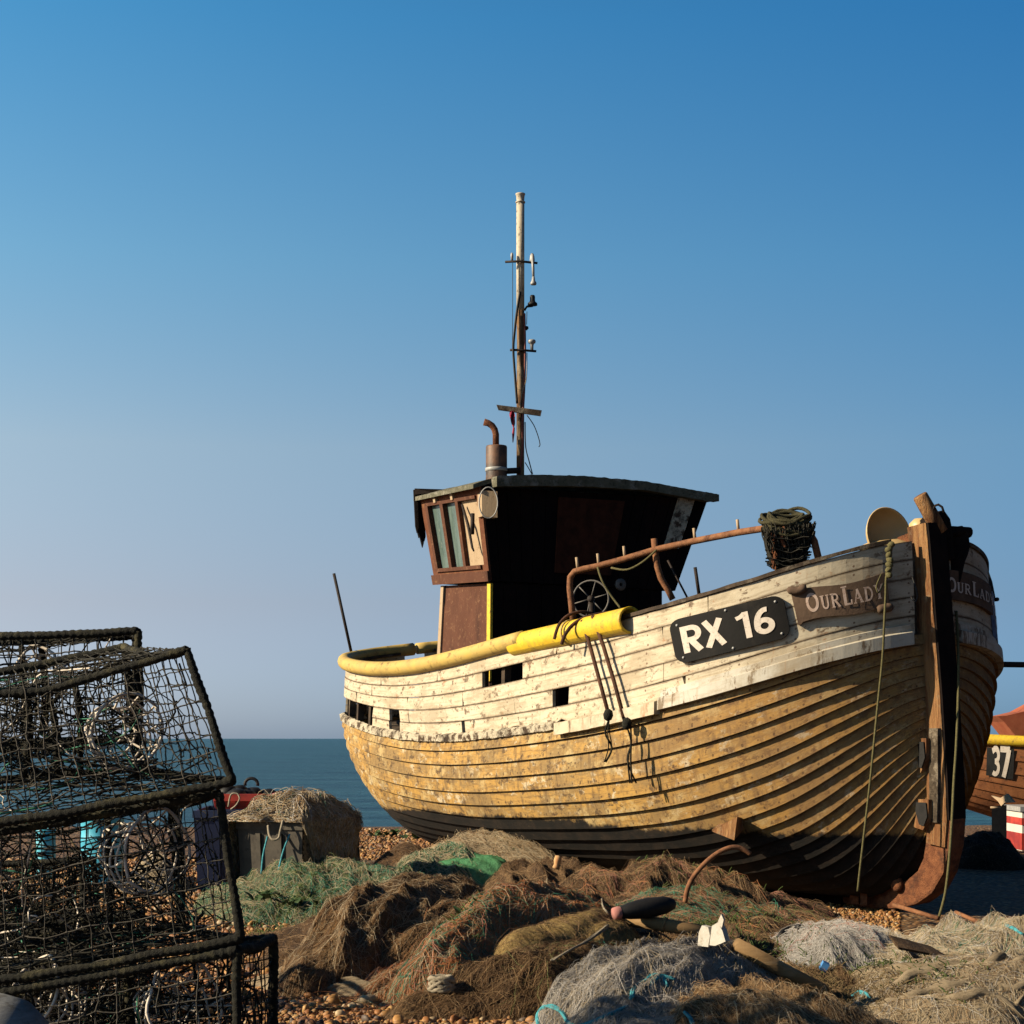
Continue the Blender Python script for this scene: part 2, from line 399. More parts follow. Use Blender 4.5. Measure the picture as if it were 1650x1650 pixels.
M['wh_orange']=mat_rough('worn_window_frame',(.11,.036,.016),(.16,.058,.026),(.24,.11,.045),scale=11,bump=.5)
M['wh_dark']=mat_rough('shade_dark_wheelhouse_boards',(.006,.004,.004),(.011,.007,.006),(.018,.008,.006),scale=6,bump=.4,spec=.06)  # near black: the shade on these walls is put into the colour
M['wh_door']=mat_rough('dark_red_door',(.035,.012,.007),(.075,.024,.012),scale=9,bump=.4,spec=.08)
M['beige_board']=mat_rough('beige_board',(.46,.34,.22),(.40,.29,.18),scale=6,stretch=(2,2,.3),bump=.3,dirt=(.25,.16,.09))
M['felt']=mat_rough('lichened_roof_edge',(.10,.095,.06),(.17,.16,.11),(.34,.32,.26),scale=14,bump=.9,bdist=.012,dirt=(.015,.015,.012))
M['dull_steel']=mat_rough('dull_steel',(.10,.095,.09),(.17,.15,.13),scale=20,bump=.1,rough=.6)
M['grey_metal']=mat_rough('galvanised_metal',(.28,.28,.27),(.4,.39,.37),scale=20,bump=.1,rough=.5,spec=.5)
M['mast']=mat_rough('worn_mast_paint',(.62,.55,.44),(.50,.42,.30),(.16,.10,.055),scale=9,stretch=(1,1,.3),bump=.4,dirt=(.05,.03,.02))
M['mast_brown']=mat_rough('bare_mast_wood',(.20,.105,.045),(.08,.04,.02),(.40,.32,.21),scale=9,stretch=(1,1,.3),bump=.4,dirt=(.03,.02,.012))
M['soot']=mat_rough('sooty_rusted_steel',(.05,.03,.02),(.22,.10,.045),(.018,.013,.011),scale=6,bump=.5,rough=.6,spec=.4)
M['plate_black']=mat_rough('black_plate',(.003,.003,.003),(.007,.006,.006),(.02,.017,.013),scale=8,bump=.15,rough=.65,spec=.10)
M['letter_white']=mat_rough('white_letters',(.70,.62,.53),(.60,.52,.44),scale=14,bump=.2,dirt=(.33,.26,.2))
M['letter_pink']=mat_rough('carved_pale_letters',(.62,.48,.40),(.50,.36,.28),scale=18,bump=.3,dirt=(.3,.16,.1))
M['board_brown']=mat_rough('brown_name_board',(.10,.062,.04),(.14,.09,.058),(.06,.036,.024),scale=10,bump=.5)
M['board_blue']=mat_rough('faded_blue_plate',(.10,.14,.24),(.3,.33,.4),scale=6,bump=.1)
M['cream']=mat_rough('cream_plastic',(.62,.44,.20),(.56,.38,.16),scale=5,bump=.05,rough=.45,spec=.4)
def glass_mat():
    n=NT('dirty_green_glass'); f=n.noise(3,7,.7,n.mapping(scale=(3,3,.8)))
    col=n.mix(n.step(f,.35,.7),(.07,.11,.10),(.17,.23,.21)); col=n.mix(n.step(n.noise(7,8,.8,n.mapping(scale=(2,2,.5),rot=(0,.4,0))),.62,.72),col,(.45,.45,.4))
    return n.done(col,.25,spec=.5)
M['glass']=glass_mat()

# ------------------------------------------------------------------ hull
boat=thing('fishing_boat','big old clinker fishing boat, ochre hull and white bulwarks, hauled up on the shingle','boat',S0+A*4)
def build_hull():
    mb=MB()
    for side in (-1,1):
        base=[section(t,side) for t in STN]; ns=len(STN)
        g=np.array([[tuple(p) for p in r] for r in base])           # (ns, nv, 3)
        du=np.gradient(g,axis=0); dv=np.gradient(g,axis=1)
        nr=np.cross(du,dv)*(1 if side<0 else -1)
        ln=np.linalg.norm(nr,axis=2,keepdims=True); nr=nr/(ln+1e-12)
        mid=g.mean(axis=(0,1)); 
        out=np.array(LP)*side
        if (nr[ns//2]@out).mean()<0: nr=-nr
        bad=(ln[...,0]<1e-9); nr[bad]=np.array(A)
        for k in range(NS):
            ids=[3*k,3*k+1,3*k+2,3*k+3]
            lap=.030
            offs=[.001,.010,.018,lap]
            pts=[];uvs=[]
            for i,t in enumerate(STN):
                fade=min(1,(t-T0)/.25)*.55+.45
                if t>8.6: fade*=max(.3,(BL-t)/.4)
                wob=.004*mnoise.noise(Vector((t*1.7,k*3.1,side)))
                row=[Vector(g[i,j])+Vector(nr[i,j])*((o+wob)*fade) for j,o in zip(ids,offs)]
                # return face underneath the lap
                row.append(Vector(g[i,ids[3]])-Vector(nr[i,ids[3]])*.004*fade)
                pts.append(row); uvs.append([(t+side*20,k+q) for q in (.02,.33,.66,.97,.99)] if side<0 else [(t,k+40+q) for q in (.02,.33,.66,.97,.99)])
            uvs=[[(sa(t), (k if side<0 else k+40)+q) for q in (.02,.33,.66,.97,.99)] for t in STN]
            ob=[r[:4] for r in pts]; 
            mb.grid(ob,[u[:4] for u in uvs],True,flip=(side>0))
            mb.grid([r[3:] for r in pts],[u[3:] for u in uvs],False,flip=(side>0))
    return mb.build('hull',M['hull'],boat)
build_hull()

_hp=[];_hq=[]
for t in np.linspace(T0+.02,8.8,220):
    for p in section(t,-1,60): _hq.append(proj(p)); _hp.append(p.y)
_hq=np.array(_hq); _hp=np.array(_hp)
def hullY(px,py):
    """distance of the starboard planking at a photo pixel"""
    d=((_hq-np.array([px,py]))**2).sum(1); k=np.argsort(d)[:6]; return float(_hp[k].min())
# bulwark planks: flush, gaps between, holes where boards are gone
HOLES=[(778,842,1072,1105),(568,602,1130,1166),(628,645,1146,1172),(891,917,1102,1122)]
HT=[]
for x0,x1,y0,y1 in HOLES:
    a=pick(x0,(y0+y1)/2); b=pick(x1,(y0+y1)/2); c=pick((x0+x1)/2,y0); d=pick((x0+x1)/2,y1)
    HT.append((min(a[0],b[0]),max(a[0],b[0]),min(c[1],d[1]),max(c[1],d[1])))
NB=5
def build_bulwark():
    mb=MB(); rnd=random.Random(3)
    for side in (-1,1):
        for k in range(NB):
            v0=(k)/NB+.0035; v1=(k+1)/NB-.0035
            # board ends
            cuts=[T0+.01]; t=T0+rnd.uniform(.9,1.9)
            while t<8.2: cuts.append(t); t+=rnd.uniform(1.0,2.3)
            cuts.append(BL)
            segs=[(cuts[i]+.003,cuts[i+1]-.003) for i in range(len(cuts)-1)]
            if side<0:
                for (a,b,c,d) in HT:
                    ov=min(v1,d)-max(v0,c)
                    if ov>.45*(v1-v0):
                        ns=[]
                        for (p,q) in segs:
                            if q<=a or p>=b: ns.append((p,q)); continue
                            if p<a: ns.append((p,a))
                            if q>b: ns.append((b,q))
                        segs=ns
            if k==0 and side<0:
                tgap=pick(748,1140)[0]; ns=[]
                for (p,q) in segs:
                    if p<tgap<q: ns+=[(p,tgap-.03),(tgap+.03,q)]
                    else: ns.append((p,q))
                segs=ns
            for (p,q) in segs:
                if q-p<.02: continue
                sl0,sl1=rnd.uniform(-.022,.022),rnd.uniform(-.022,.022)
                m=max(2,int((q-p)/.09)+1)
                tt=np.linspace(p,q,m)
                if q>8.3:
                    tt=np.unique(np.concatenate([tt,8.3+(q-8.3)*np.sin(np.linspace(0,PI/2,14))]))
                if p<.7: tt=np.unique(np.concatenate([tt,np.linspace(p,min(q,.9),14)]))
                jit=rnd.uniform(-.003,.004); warp=rnd.uniform(-.006,.006)
                O=[];I=[];UV=[]
                for t in tt:
                    s=(t-p)/(q-p); o=.004+jit+warp*(s-.5)+.004*mnoise.noise(Vector((t*2,k,side)))
                    vv0=v0+.004*mnoise.noise(Vector((t*3,k*2.,5))); vv1=v1+.004*mnoise.noise(Vector((t*3,k*2.,9)))
                    if k==0 and side<0 and t>2.4: vv0+=.07*max(0,min(1,mnoise.noise(Vector((t*5,3,1)))*9-1.2))*.6
                    dt=lerp(sl0,sl1,s)*(1 if .3<p and q<8.5 else 0)
                    O.append([bul(t-dt,vv0,side,o),bul(t+dt,vv1,side,o)]); I.append([bul(t-dt,vv0,side,o-.03),bul(t+dt,vv1,side,o-.03)])
                    UV.append([(sa(t),k+.02+(0 if side<0 else 30)),(sa(t),k+.98+(0 if side<0 else 30))])
                n=len(tt); vs=[];us=[]
                for i in range(n):
                    vs+= [O[i][0],O[i][1],I[i][1],I[i][0]]; us+=[UV[i][0],UV[i][1],UV[i][1],UV[i][0]]
                fs=[]
                for i in range(n-1):
                    for j in range(4):
                        a_=i*4+j; b_=i*4+(j+1)%4
                        fs.append((a_,b_,b_+4,a_+4) if side>0 else (a_,a_+4,b_+4,b_))
                fs.append((0,1,2,3)); e=(n-1)*4; fs.append((e+3,e+2,e+1,e))
                mb.add(vs,fs,us,False)
    return mb.build('bulwark',M['white'],boat)
build_bulwark()

def sweep(mb,ts,prof,side=-1,mi=0,jitter=0,uvk=None):
    """closed profile [(off,dv in metres)] swept along the bulwark line v(t)"""
    rows=[]
    for i,t in enumerate(ts):
        h=zr(t)-zg(t); r=[]
        for j,(o,dz) in enumerate(prof):
            jj=jitter*(mnoise.noise(Vector((t*4,j*2.3,side*4)))*1.4+mnoise.noise(Vector((t*19,j*2.3,side*4)))) if jitter else 0
            jk=jitter*(mnoise.noise(Vector((t*5,j*1.7+8,side*4)))*1.4+mnoise.noise(Vector((t*23,j*1.7+8,side*4)))) if jitter else 0
            r.append(bul(t,(dz+jk)/h,side,o+jj))
        rows.append(r)
    n=len(prof); vs=[p for r in rows for p in r]; fs=[]; us=[]
    for i,t in enumerate(ts):
        for j in range(n): us.append((sa(t),.15+.7*j/n+(0 if side<0 else 30)))
    for i in range(len(ts)-1):
        for j in range(n):
            q=(i*n+j,i*n+(j+1)%n,(i+1)*n+(j+1)%n,(i+1)*n+j); fs.append(q if side<0 else q[::-1])
    fs.append(tuple(range(n))); fs.append(tuple((len(ts)-1)*n+j for j in range(n-1,-1,-1)))
    mb.add(vs,fs,us,False,mi)
def tspan(a,b,step=.06):
    m=max(2,int((b-a)/step)+1); t=np.linspace(a,b,m)
    if a<.6: t=np.unique(np.concatenate([t,np.linspace(a,min(b,.9),18)]))
    if b>8.2: t=np.unique(np.concatenate([t,8.2+(b-8.2)*np.sin(np.linspace(0,PI/2,18))]))
    return t
tg=pick(1068,1128)[0]
for side in (-1,1):
    mb=MB(); sweep(mb,tspan(T0+.02,tg if side<0 else 8.9),[(0,-.075),(.062,-.07),(.062,.02),(.03,.03),(.03,.075),(0,.08)],side); mb.build('rub_rail',M['guardwhite'],boat)
mb=MB(); sweep(mb,tspan(tg+.02,pick(905,1165)[0]),[(.0,-.10),(.075,-.095),(.075,.0),(.02,.01),(0,.012)],-1,jitter=.004); o=mb.build('rub_rail',M['white'],boat)
mb=MB(); sweep(mb,tspan(pick(905,1165)[0]+.02,BL-.01,.014),[(.0,-.05),(.034,-.045),(.038,.012),(.012,.026),(0,.03)],-1,jitter=.007); o=mb.build('rub_rail',M['rotten'],boat); o['label']='rotten peeling length of rub rail'
# capping rail
for side in (-1,1):
    mb=MB(); ts=tspan(T0+.05,BL-.01,.05); rows=[]
    sweep2=[(-.085,.002),(.018,.002),(.018,.03),(-.085,.034)]
    vs=[];fs=[];us=[]
    for i,t in enumerate(ts):
        for j,(o,dz) in enumerate(sweep2):
            q=bul(t,1.0,side,o); q=q+Vector((0,0,dz+.006*mnoise.noise(Vector((t*7,j,side))))); vs.append(q); us.append((sa(t),.2+.2*j))
    for i in range(len(ts)-1):
        for j in range(4):
            q=(i*4+j,i*4+(j+1)%4,i*4+4+(j+1)%4,i*4+4+j); fs.append(q if side<0 else q[::-1])
    fs+= [(0,1,2,3),tuple((len(ts)-1)*4+j for j in (3,2,1,0))]
    mb.add(vs,fs,us); mb.build('capping_rail',M['old_timber'],boat)
# inner lining of the bow
for side in (-1,1):
    mb=MB(); mb.grid([[bul(t,v,side,-.05) for v in np.linspace(-.02,.98,4)] for t in tspan(T0+.004,2.6,.1)],flip=side<0); mb.grid([[bul(t,v,side,-.065) for v in np.linspace(-.02,.98,4)] for t in tspan(T0+.004,2.6,.1)],flip=side>0); mb.build('inner_lining',M['old_timber'],boat)
# inner timbers of the bulwark
for side in (-1,1):
    for t in np.arange(2.75,8.75,.42):
        mb=MB(); c=[]
        for dz,v in ((0,.02),(1,.97)):
            for dt,o in ((-.03,-.035),(.03,-.035),(.03,-.10),(-.03,-.10)): c.append(bul(t+dt,v,side,o))
        mb.hexa(c); mb.build('frame_timber',M['old_timber'],boat)
# deck
mb=MB(); rows=[]
for t in np.linspace(.5,8.8,40):
    w=max(.05,wg(t)-.08); rows.append([WB(t,w*s,zg(t)-.12+.04*(1-s*s)) for s in np.linspace(-1,1,9)])
mb.grid(rows); mb.build('deck',M['old_timber'],boat)

# stem, forefoot iron and keel
def stemline(u):
    """u metres along the front edge from the stem head down and round the forefoot -> (t,z)"""
    pass
ST=[(.10,2.86),(.085,2.7),(.055,2.2),(.02,1.6),(.0,1.0),(.0,.72),(.03,.52),(.10,.33),(.22,.18),(.40,.08),(.62,.03),(.9,.005),(1.25,.02),(1.5,.07)]
def resample(pts,n):
    pts=np.array(pts,dtype=float); d=np.concatenate([[0],np.cumsum(np.linalg.norm(np.diff(pts,axis=0),axis=1))])
    s=np.linspace(0,d[-1],n); return [tuple(np.interp(s,d,pts[:,k]) for k in range(pts.shape[1])) for s in s]
def stem_solid(pts,depth,half0,half1,mat,name,jit=0.0):
    """bar along the centre line: front edge pts (t,z); depth aft along the local normal"""
    mb=MB(); q=resample(pts,48); rows=[]
    for i,(t,z) in enumerate(q):
        a=q[max(0,i-1)]; b=q[min(len(q)-1,i+1)]; d=np.array([b[0]-a[0],b[1]-a[1]]); d/=np.linalg.norm(d)
        nrm=(-d[1],d[0])         # pointing aft/up
        if nrm[0]<-.3: nrm=(d[1],-d[0])
        j=jit*mnoise.noise(Vector((i*.35,2,0)))
        dp=depth(i/(len(q)-1)) if callable(depth) else depth
        t1,z1=t+nrm[0]*dp,z+nrm[1]*dp
        ff=half0+j
        rows.append([WB(t+nrm[0]*.02,-ff,z+nrm[1]*.02),WB(t1,-half1,z1),WB(t1,half1,z1),WB(t+nrm[0]*.02,ff,z+nrm[1]*.02),WB(t,ff*.92,z),WB(t,-ff*.92,z)])
    n=6; vs=[p for r in rows for p in r]; fs=[]
    for i in range(len(rows)-1):
        for k in range(n): fs.append((i*n+k,i*n+n+k,i*n+n+(k+1)%n,i*n+(k+1)%n))
    fs.append(tuple(range(n))); fs.append(tuple((len(rows)-1)*n+k for k in range(n-1,-1,-1)))
    mb.add(vs,fs,smooth=False)
    return mb
stem=stem_solid(ST[:7],.17,.10,.115,None,'stem',.006).build('stem',M['bare_wood'],boat)
mb=stem_solid([(t-.014,z) for t,z in ST[:6]],.03,.088,.088,None,'x'); mb.build('stem_face',M['stem_dark'],boat)  # black strip: shade of the stem front done as colour
mb=stem_solid([(t-.02,z-.0) for t,z in ST[5:]],lambda s:.235-.12*s,.075,.08,None,'x',.006); mb.build('forefoot_iron',M['rust'],boat)
mb=MB(); mb.hexa([WB(1.21,-.09,-.02),WB(8.1,-.09,-.02),WB(8.1,.09,-.02),WB(1.21,.09,-.02),WB(1.21,-.09,.16),WB(8.1,-.09,.2),WB(8.1,.09,.2),WB(1.21,.09,.16)]); mb.build('keel',M['stem_dark'],boat)
# lug ears on the forefoot
for q_,s_ in ((WB(.86,-.14,.14),(.05,.10,.20)),(WB(.98,-.14,.10),(.07,.06,.12))):
    mb=MB(); mb.box(q_,s_,Matrix.Rotation(-.49,3,'Z')); mb.build('forefoot_lug',M['rust'],boat)
mb=MB(); mb.lathe([(0.0,-.03),(.055,-.02),(.06,.01),(.03,.03),(0,.032)],WB(.55,-.10,.22),-LP,16); mb.build('forefoot_shackle',M['rust'],boat)
# worn strip on the stem
mb=MB(); mb.hexa([WB(.05,-.128,.70),WB(.14,-.128,.70),WB(.14,-.09,.70),WB(.05,-.09,.70),WB(.02,-.126,1.38),WB(.11,-.126,1.38),WB(.11,-.09,1.38),WB(.02,-.09,1.38)]); M['strap']=mat_rough('speckled_worn_iron',(.10,.075,.05),(.035,.025,.017),(.28,.23,.17),scale=26,bump=1,bdist=.01); mb.build('stem_strap',M['strap'],boat)
# two hawse openings: worn bulging wooden lip with a flat black patch for the shade of the hollow
for (z0,h) in ((1.19,.19),(.76,.17)):
    fr_=MB(); ho=MB()
    tt=.20
    ring=[(.02,-.5),(.11,-.42),(.13,.2),(.10,.5),(.0,.5),(-.05,.2),(-.04,-.3)]
    fr_.poly([WB(tt+.02+a_*.9,-.112,z0+b_*h) for a_,b_ in [(-.13,.62),(.10,.62),(.12,.1),(.05,-.6),(-.05,-.7),(-.12,-.2)]],.05,-LP)
    o=fr_.build('hawse_lip',M['bare_wood'],boat)
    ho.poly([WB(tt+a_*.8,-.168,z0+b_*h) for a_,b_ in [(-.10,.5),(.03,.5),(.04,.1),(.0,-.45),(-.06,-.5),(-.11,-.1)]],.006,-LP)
    attach(ho.build('hawse_shade_patch',M['black']),o) if False else ho.build('hawse_shade_patch',M['black'],o)
# stem head, post, roller gear
mb=MB(); c0=P(1516,858,12.62); c1=P(1482,798,12.58); mb.tube([c0,lerp(c0,c1,.5),lerp(c0,c1,.97),c1],[.054,.056,.054,.048],14); mb.build('stem_post',M['bare_wood'],boat)
mb=MB()
prof=[(1502,900),(1499,846),(1503,836),(1512,826),(1521,822),(1531,836),(1536,862),(1538,900)]
a_=[P(x,y,12.66) for x,y in prof]; mb.poly(a_,.14,A); mb.build('bow_cheek',M['stem_dark'],boat)
mb=MB(); mb.tube([P(1503,822,12.55),P(1506,815,12.55),P(1512,813,12.55),P(1518,817,12.55),P(1521,826,12.55)],.009,6); mb.build('bow_eye',M['iron_dark'],boat)
mb=MB(); q=[(1532,858),(1537,849),(1550,847),(1560,853),(1563,880),(1560,893),(1555,905),(1548,935),(1540,960),(1534,965)]
mb.poly([P(x,y,12.72) for x,y in q],.16,A+LP*.2); mb.tube([P(1530,856,12.7),P(1562,858,12.78)],.04,10); mb.build('bow_roller',M['stem_dark'],boat)
mb=MB(); mb.hexa([P(1447,880,12.9),P(1492,862,12.75),P(1492,862,12.98),P(1447,880,13.15),P(1446,866,12.9),P(1496,846,12.75),P(1496,846,12.98),P(1446,866,13.15)]); mb.build('breasthook',M['rust'],boat)

# ------------------------------------------------------------------ yellow pipe round the rail
def railpath(a,b,n,off,dz,side=-1):
    return [bul(t,1.0,side,off)+Vector((0,0,dz)) for t in np.linspace(a,b,n)]
tp=pick(822,1047)[0]; te=pick(1015,998)[0]
pth=railpath(tp-.25,BL-.7,40,.015,.055)+[bul(BL-.7+.7*math.sin(u),1.0,-1,.015)+Vector((0,0,.055)) for u in np.linspace(.08,PI/2,22)]
mb=MB(); mb.tube(pth,.074,12); mb.build('rail_pipe',M['yellow_old'],boat)
pth=[bul(BL-.7+.7*math.sin(u),1.0,1,.0)+Vector((0,0,.056)) for u in np.linspace(PI/2-.02,.0,20)]+[bul(t,1,1,0)+Vector((0,0,.056)) for t in np.linspace(BL-.75,5.0,20)]
mb=MB(); mb.tube(pth,.066,12); mb.build('rail_pipe',M['yellow_old'],boat)
a_=P(829,1040,bul(tp,1).y-.02); b_=P(1016,999,bul(te,1).y-.02)
mb=MB(); d_=(b_-a_).normalized(); L_=(b_-a_).length
mb.lathe([(0.0,-.02),(.06,-.015),(.095,.02),(.10,.05),(.10,L_*.5),(.104,L_-.03),(.107,L_),(.088,L_),(.086,L_-.25),(0,L_-.26)],a_,d_,24); mb.build('pipe_sleeve',M['yellow'],boat)
for x,y in ((1003,1005),):
    c=P(x,y,14.45); mb=MB(); mb.lathe([(.106,-.012),(.112,-.01),(.112,.01),(.106,.012)],a_+d_*((c-a_).dot(d_)),d_,20); mb.build('pipe_band',M['yellow_old'],boat)

# ------------------------------------------------------------------ wheelhouse
def quadpt(c,u,v,off,n): 
    a=lerp(Vector(c[0]),Vector(c[1]),u); b=lerp(Vector(c[3]),Vector(c[2]),u); return lerp(a,b,v)+n*off
def qbox(mb,c,u0,u1,v0,v1,o0,o1,n,mi=0):
    k=[quadpt(c,u0,v0,o0,n),quadpt(c,u1,v0,o0,n),quadpt(c,u1,v0,o1,n),quadpt(c,u0,v0,o1,n),
       quadpt(c,u0,v1,o0,n),quadpt(c,u1,v1,o0,n),quadpt(c,u1,v1,o1,n),quadpt(c,u0,v1,o1,n)]
    mb.hexa(k,mi=mi)
def qn(c): return (Vector(c[1])-Vector(c[0])).cross(Vector(c[3])-Vector(c[0])).normalized()
DF=W0(5.2,-.95,0).y; DA=W0(6.5,-1.05,0).y
# corner points read at their own distance
f_bl=P(793,1062,W0(5.2,-.95,0).y); f_br=W0(5.2,1.0,f_bl.z)
u_fl=P(789,935,W0(5.2,-.98,0).y); u_fr=P(1088,952,W0(5.2,1.17,0).y)
t_fl=P(773,783,W0(5.2,-1.06,0).y); t_fr=P(1140,806,W0(5.2,1.52,0).y)
u_al=P(701,941,W0(6.35,-1.0,0).y); t_al=P(676,800,W0(6.5,-1.08,0).y)
l_fl=P(792,940,W0(5.24,-.94,0).y); l_al=P(715,944,W0(6.2,-.9,0).y); lb_fl=P(791,1062,W0(5.24,-.94,0).y); lb_al=P(708,1080,W0(6.2,-.94,0).y)
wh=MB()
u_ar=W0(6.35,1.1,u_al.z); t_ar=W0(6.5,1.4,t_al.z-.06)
# front wall (near-black boards, shade put into the colour), lower body, back
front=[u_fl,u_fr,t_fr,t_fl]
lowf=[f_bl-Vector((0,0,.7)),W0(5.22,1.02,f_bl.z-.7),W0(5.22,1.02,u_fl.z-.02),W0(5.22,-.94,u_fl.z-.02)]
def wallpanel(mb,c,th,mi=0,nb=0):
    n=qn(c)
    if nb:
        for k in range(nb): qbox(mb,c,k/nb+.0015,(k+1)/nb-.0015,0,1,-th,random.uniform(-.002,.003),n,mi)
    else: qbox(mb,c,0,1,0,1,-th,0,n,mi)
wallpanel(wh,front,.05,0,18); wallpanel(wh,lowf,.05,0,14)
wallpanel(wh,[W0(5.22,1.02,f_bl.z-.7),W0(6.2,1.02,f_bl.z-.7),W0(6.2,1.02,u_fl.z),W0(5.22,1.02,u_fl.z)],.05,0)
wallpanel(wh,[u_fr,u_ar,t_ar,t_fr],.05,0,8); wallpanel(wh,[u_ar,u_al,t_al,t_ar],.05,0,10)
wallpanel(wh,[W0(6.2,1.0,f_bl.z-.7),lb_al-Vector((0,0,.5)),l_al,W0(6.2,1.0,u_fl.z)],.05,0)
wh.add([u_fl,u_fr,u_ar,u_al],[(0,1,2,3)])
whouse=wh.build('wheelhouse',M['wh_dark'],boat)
# starboard lower side board
sl=[lb_al,lb_fl,l_fl,l_al]; sn=qn(sl)
if sn.dot(LP)>0: sn=-sn
mb=MB(); qbox(mb,sl,0,1,-.35,1,-.03,.0,sn); mb.build('side_panel',M['wh_brown'],whouse)
mb=MB(); qbox(mb,sl,.965,1.03,-.3,1,.001,.03,sn); mb.build('corner_strip',M['yellow'],whouse)
mb=MB(); qbox(mb,sl,-.03,.03,-.3,1,.001,.02,sn); mb.build('corner_strip',M['beige_board'],whouse)
# starboard upper side with windows
su=[u_al,u_fl,t_fl,t_al]; n_=qn(su)
if n_.dot(LP)>0: n_=-n_
mb=MB()
for (u0,u1,v0,v1) in ((0,.11,0,1),(.93,1,0,1),(.11,.93,.88,1),(.11,.93,0,.17)): qbox(mb,su,u0,u1,v0,v1,-.05,0,n_)
mb.build('side_wall',M['wh_orange'],whouse)
mb=MB()
for (u0,u1,v0,v1) in ((.095,.135,.15,.90),(.345,.395,.17,.88),(.605,.65,.17,.88),(.105,.93,.875,.91),(.09,.9,.13,.17)): qbox(mb,su,u0,u1,v0,v1,-.04,.022,n_)
wf=mb.build('window_frame',M['wh_brown'],whouse)
for (u0,u1) in ((.135,.345),(.395,.605)):
    mb=MB(); qbox(mb,su,u0-.01,u1+.01,.16,.89,-.045,-.030,n_); mb.build('window_pane',M['glass'],whouse)
mb=MB(); qbox(mb,su,.64,.935,.16,.89,-.04,-.022,n_); mb.build('boarded_window',M['beige_board'],whouse)
mb=MB(); qbox(mb,su,.0,1.02,-.01,.10,.001,.03,n_); mb.build('window_sill',M['wh_brown'],whouse)
for u in (.27,.56): 
    mb=MB(); qbox(mb,su,u,u+.035,.90,.97,.002,.035,n_); mb.build('wooden_cleat',M['beige_board'],whouse)
mb=MB(); mb.tube([quadpt(su,.72,.83,.02,n_),quadpt(su,.82,.6,.05,n_),quadpt(su,.86,.36,.06,n_),quadpt(su,.88,.32,.06,n_)],[.012,.016,.012,.008],8)
mb.tube([quadpt(su,.9,.72,.04,n_),quadpt(su,.9,.5,.07,n_)],.02,8); mb.build('wiper_arm',M['iron_dark'],whouse)
# lamp box on the front edge with loop of cable
fn=qn(front)
if fn.dot(A)>0: fn=-fn
mb=MB(); 
for cx_,cy_,sx_,sy_ in ((790,811,23,42),):
    q=[P(cx_-sx_/2-2,cy_+sy_/2,16.62),P(cx_+sx_/2,cy_+sy_/2+2,16.62),P(cx_+sx_/2,cy_-sy_/2+2,16.62),P(cx_-sx_/2-2,cy_-sy_/2,16.62)]
    nb_=fn; 
    mb.hexa([q[0],q[1],q[1]-nb_*.09,q[0]-nb_*.09,q[3],q[2],q[2]-nb_*.09,q[3]-nb_*.09])
lamp=mb.build('lamp_box',M['beige_board'],whouse)
mb=MB(); mb.tube([P(787+15*math.sin(a),810-25*math.cos(a),16.57) for a in np.linspace(0,2*PI,26)[:-1]],.006,6,closed=True); mb.build('cable_loop',M['grey_metal'],lamp)
# door and fittings on the shaded front
mb=MB(); qbox(mb,front,.33,.62,.12,.93,.004,.03,fn); mb.build('door',M['wh_door'],whouse)
mb=MB(); mb.lathe([(.02,-.01),(.06,-.01),(.06,.01),(.03,.012),(.02,.012)],P(1000,942,17.25),fn,16); mb.build('door_ring',M['dull_steel'],whouse)
mb=MB(); qbox(mb,front,.86,.93,.45,1.0,.004,.05,fn); mb.build('corner_post',M['rotten'],whouse)
# roof: cambered slab with a thick front edge
RX_=[770,800,860,940,1040,1157]; RT_=[776,767,765,767,776,797]; RB_=[786,784,783,784,790,811]
def roofpt(px,t,which,dz=0.0):
    w=lerp(-1.10,1.56,(px-770)/387.0); Y=W0(5.06,w,0).y
    p=P(px,interp(px,RX_,RT_ if which else RB_),Y); return p+Vector((-.469,.883,0))*(t-5.06)+Vector((0,0,.03*(t-5.06)+dz))
PX_=np.linspace(770,1157,48)
mb=MB(); top=[[roofpt(x,t,1,-.012+.010*mnoise.noise(Vector((x*.05,t*6,0)))) for x in PX_] for t in np.linspace(5.16,6.52,8)]
bot=[[roofpt(x,t,1,-.055) for x in PX_] for t in np.linspace(5.16,6.52,8)]
mb.grid(top); mb.grid(bot,flip=True)
for k in (0,-1):
    mb.grid([[a,b] for a,b in zip(top[k],bot[k])]); mb.grid([[r[k],q[k]] for r,q in zip(top,bot)])
roof=mb.build('roof',M['felt'],whouse)
mb=MB(); rows=[]
for x in np.linspace(799,1157,90):
    j=.008*mnoise.noise(Vector((x*.09,1,0)))+.005*mnoise.noise(Vector((x*.3,1,0))); k=.006*mnoise.noise(Vector((x*.12,5,0)))
    e=Vector((0,0,.02)) if x>1146 else Vector((0,0,0))
    rows.append([roofpt(x,5.04,0,k)+e,roofpt(x,5.04,1,j),roofpt(x,5.15,1,j),roofpt(x,5.15,0,k)+e,roofpt(x,5.04,0,k)+e])
mb.grid(rows,smooth=False); mb.add([rows[0][k] for k in range(4)],[(0,1,2,3)]); mb.add([rows[-1][k] for k in range(4)],[(3,2,1,0)])
mb.build('roof_edge',M['felt'],whouse)
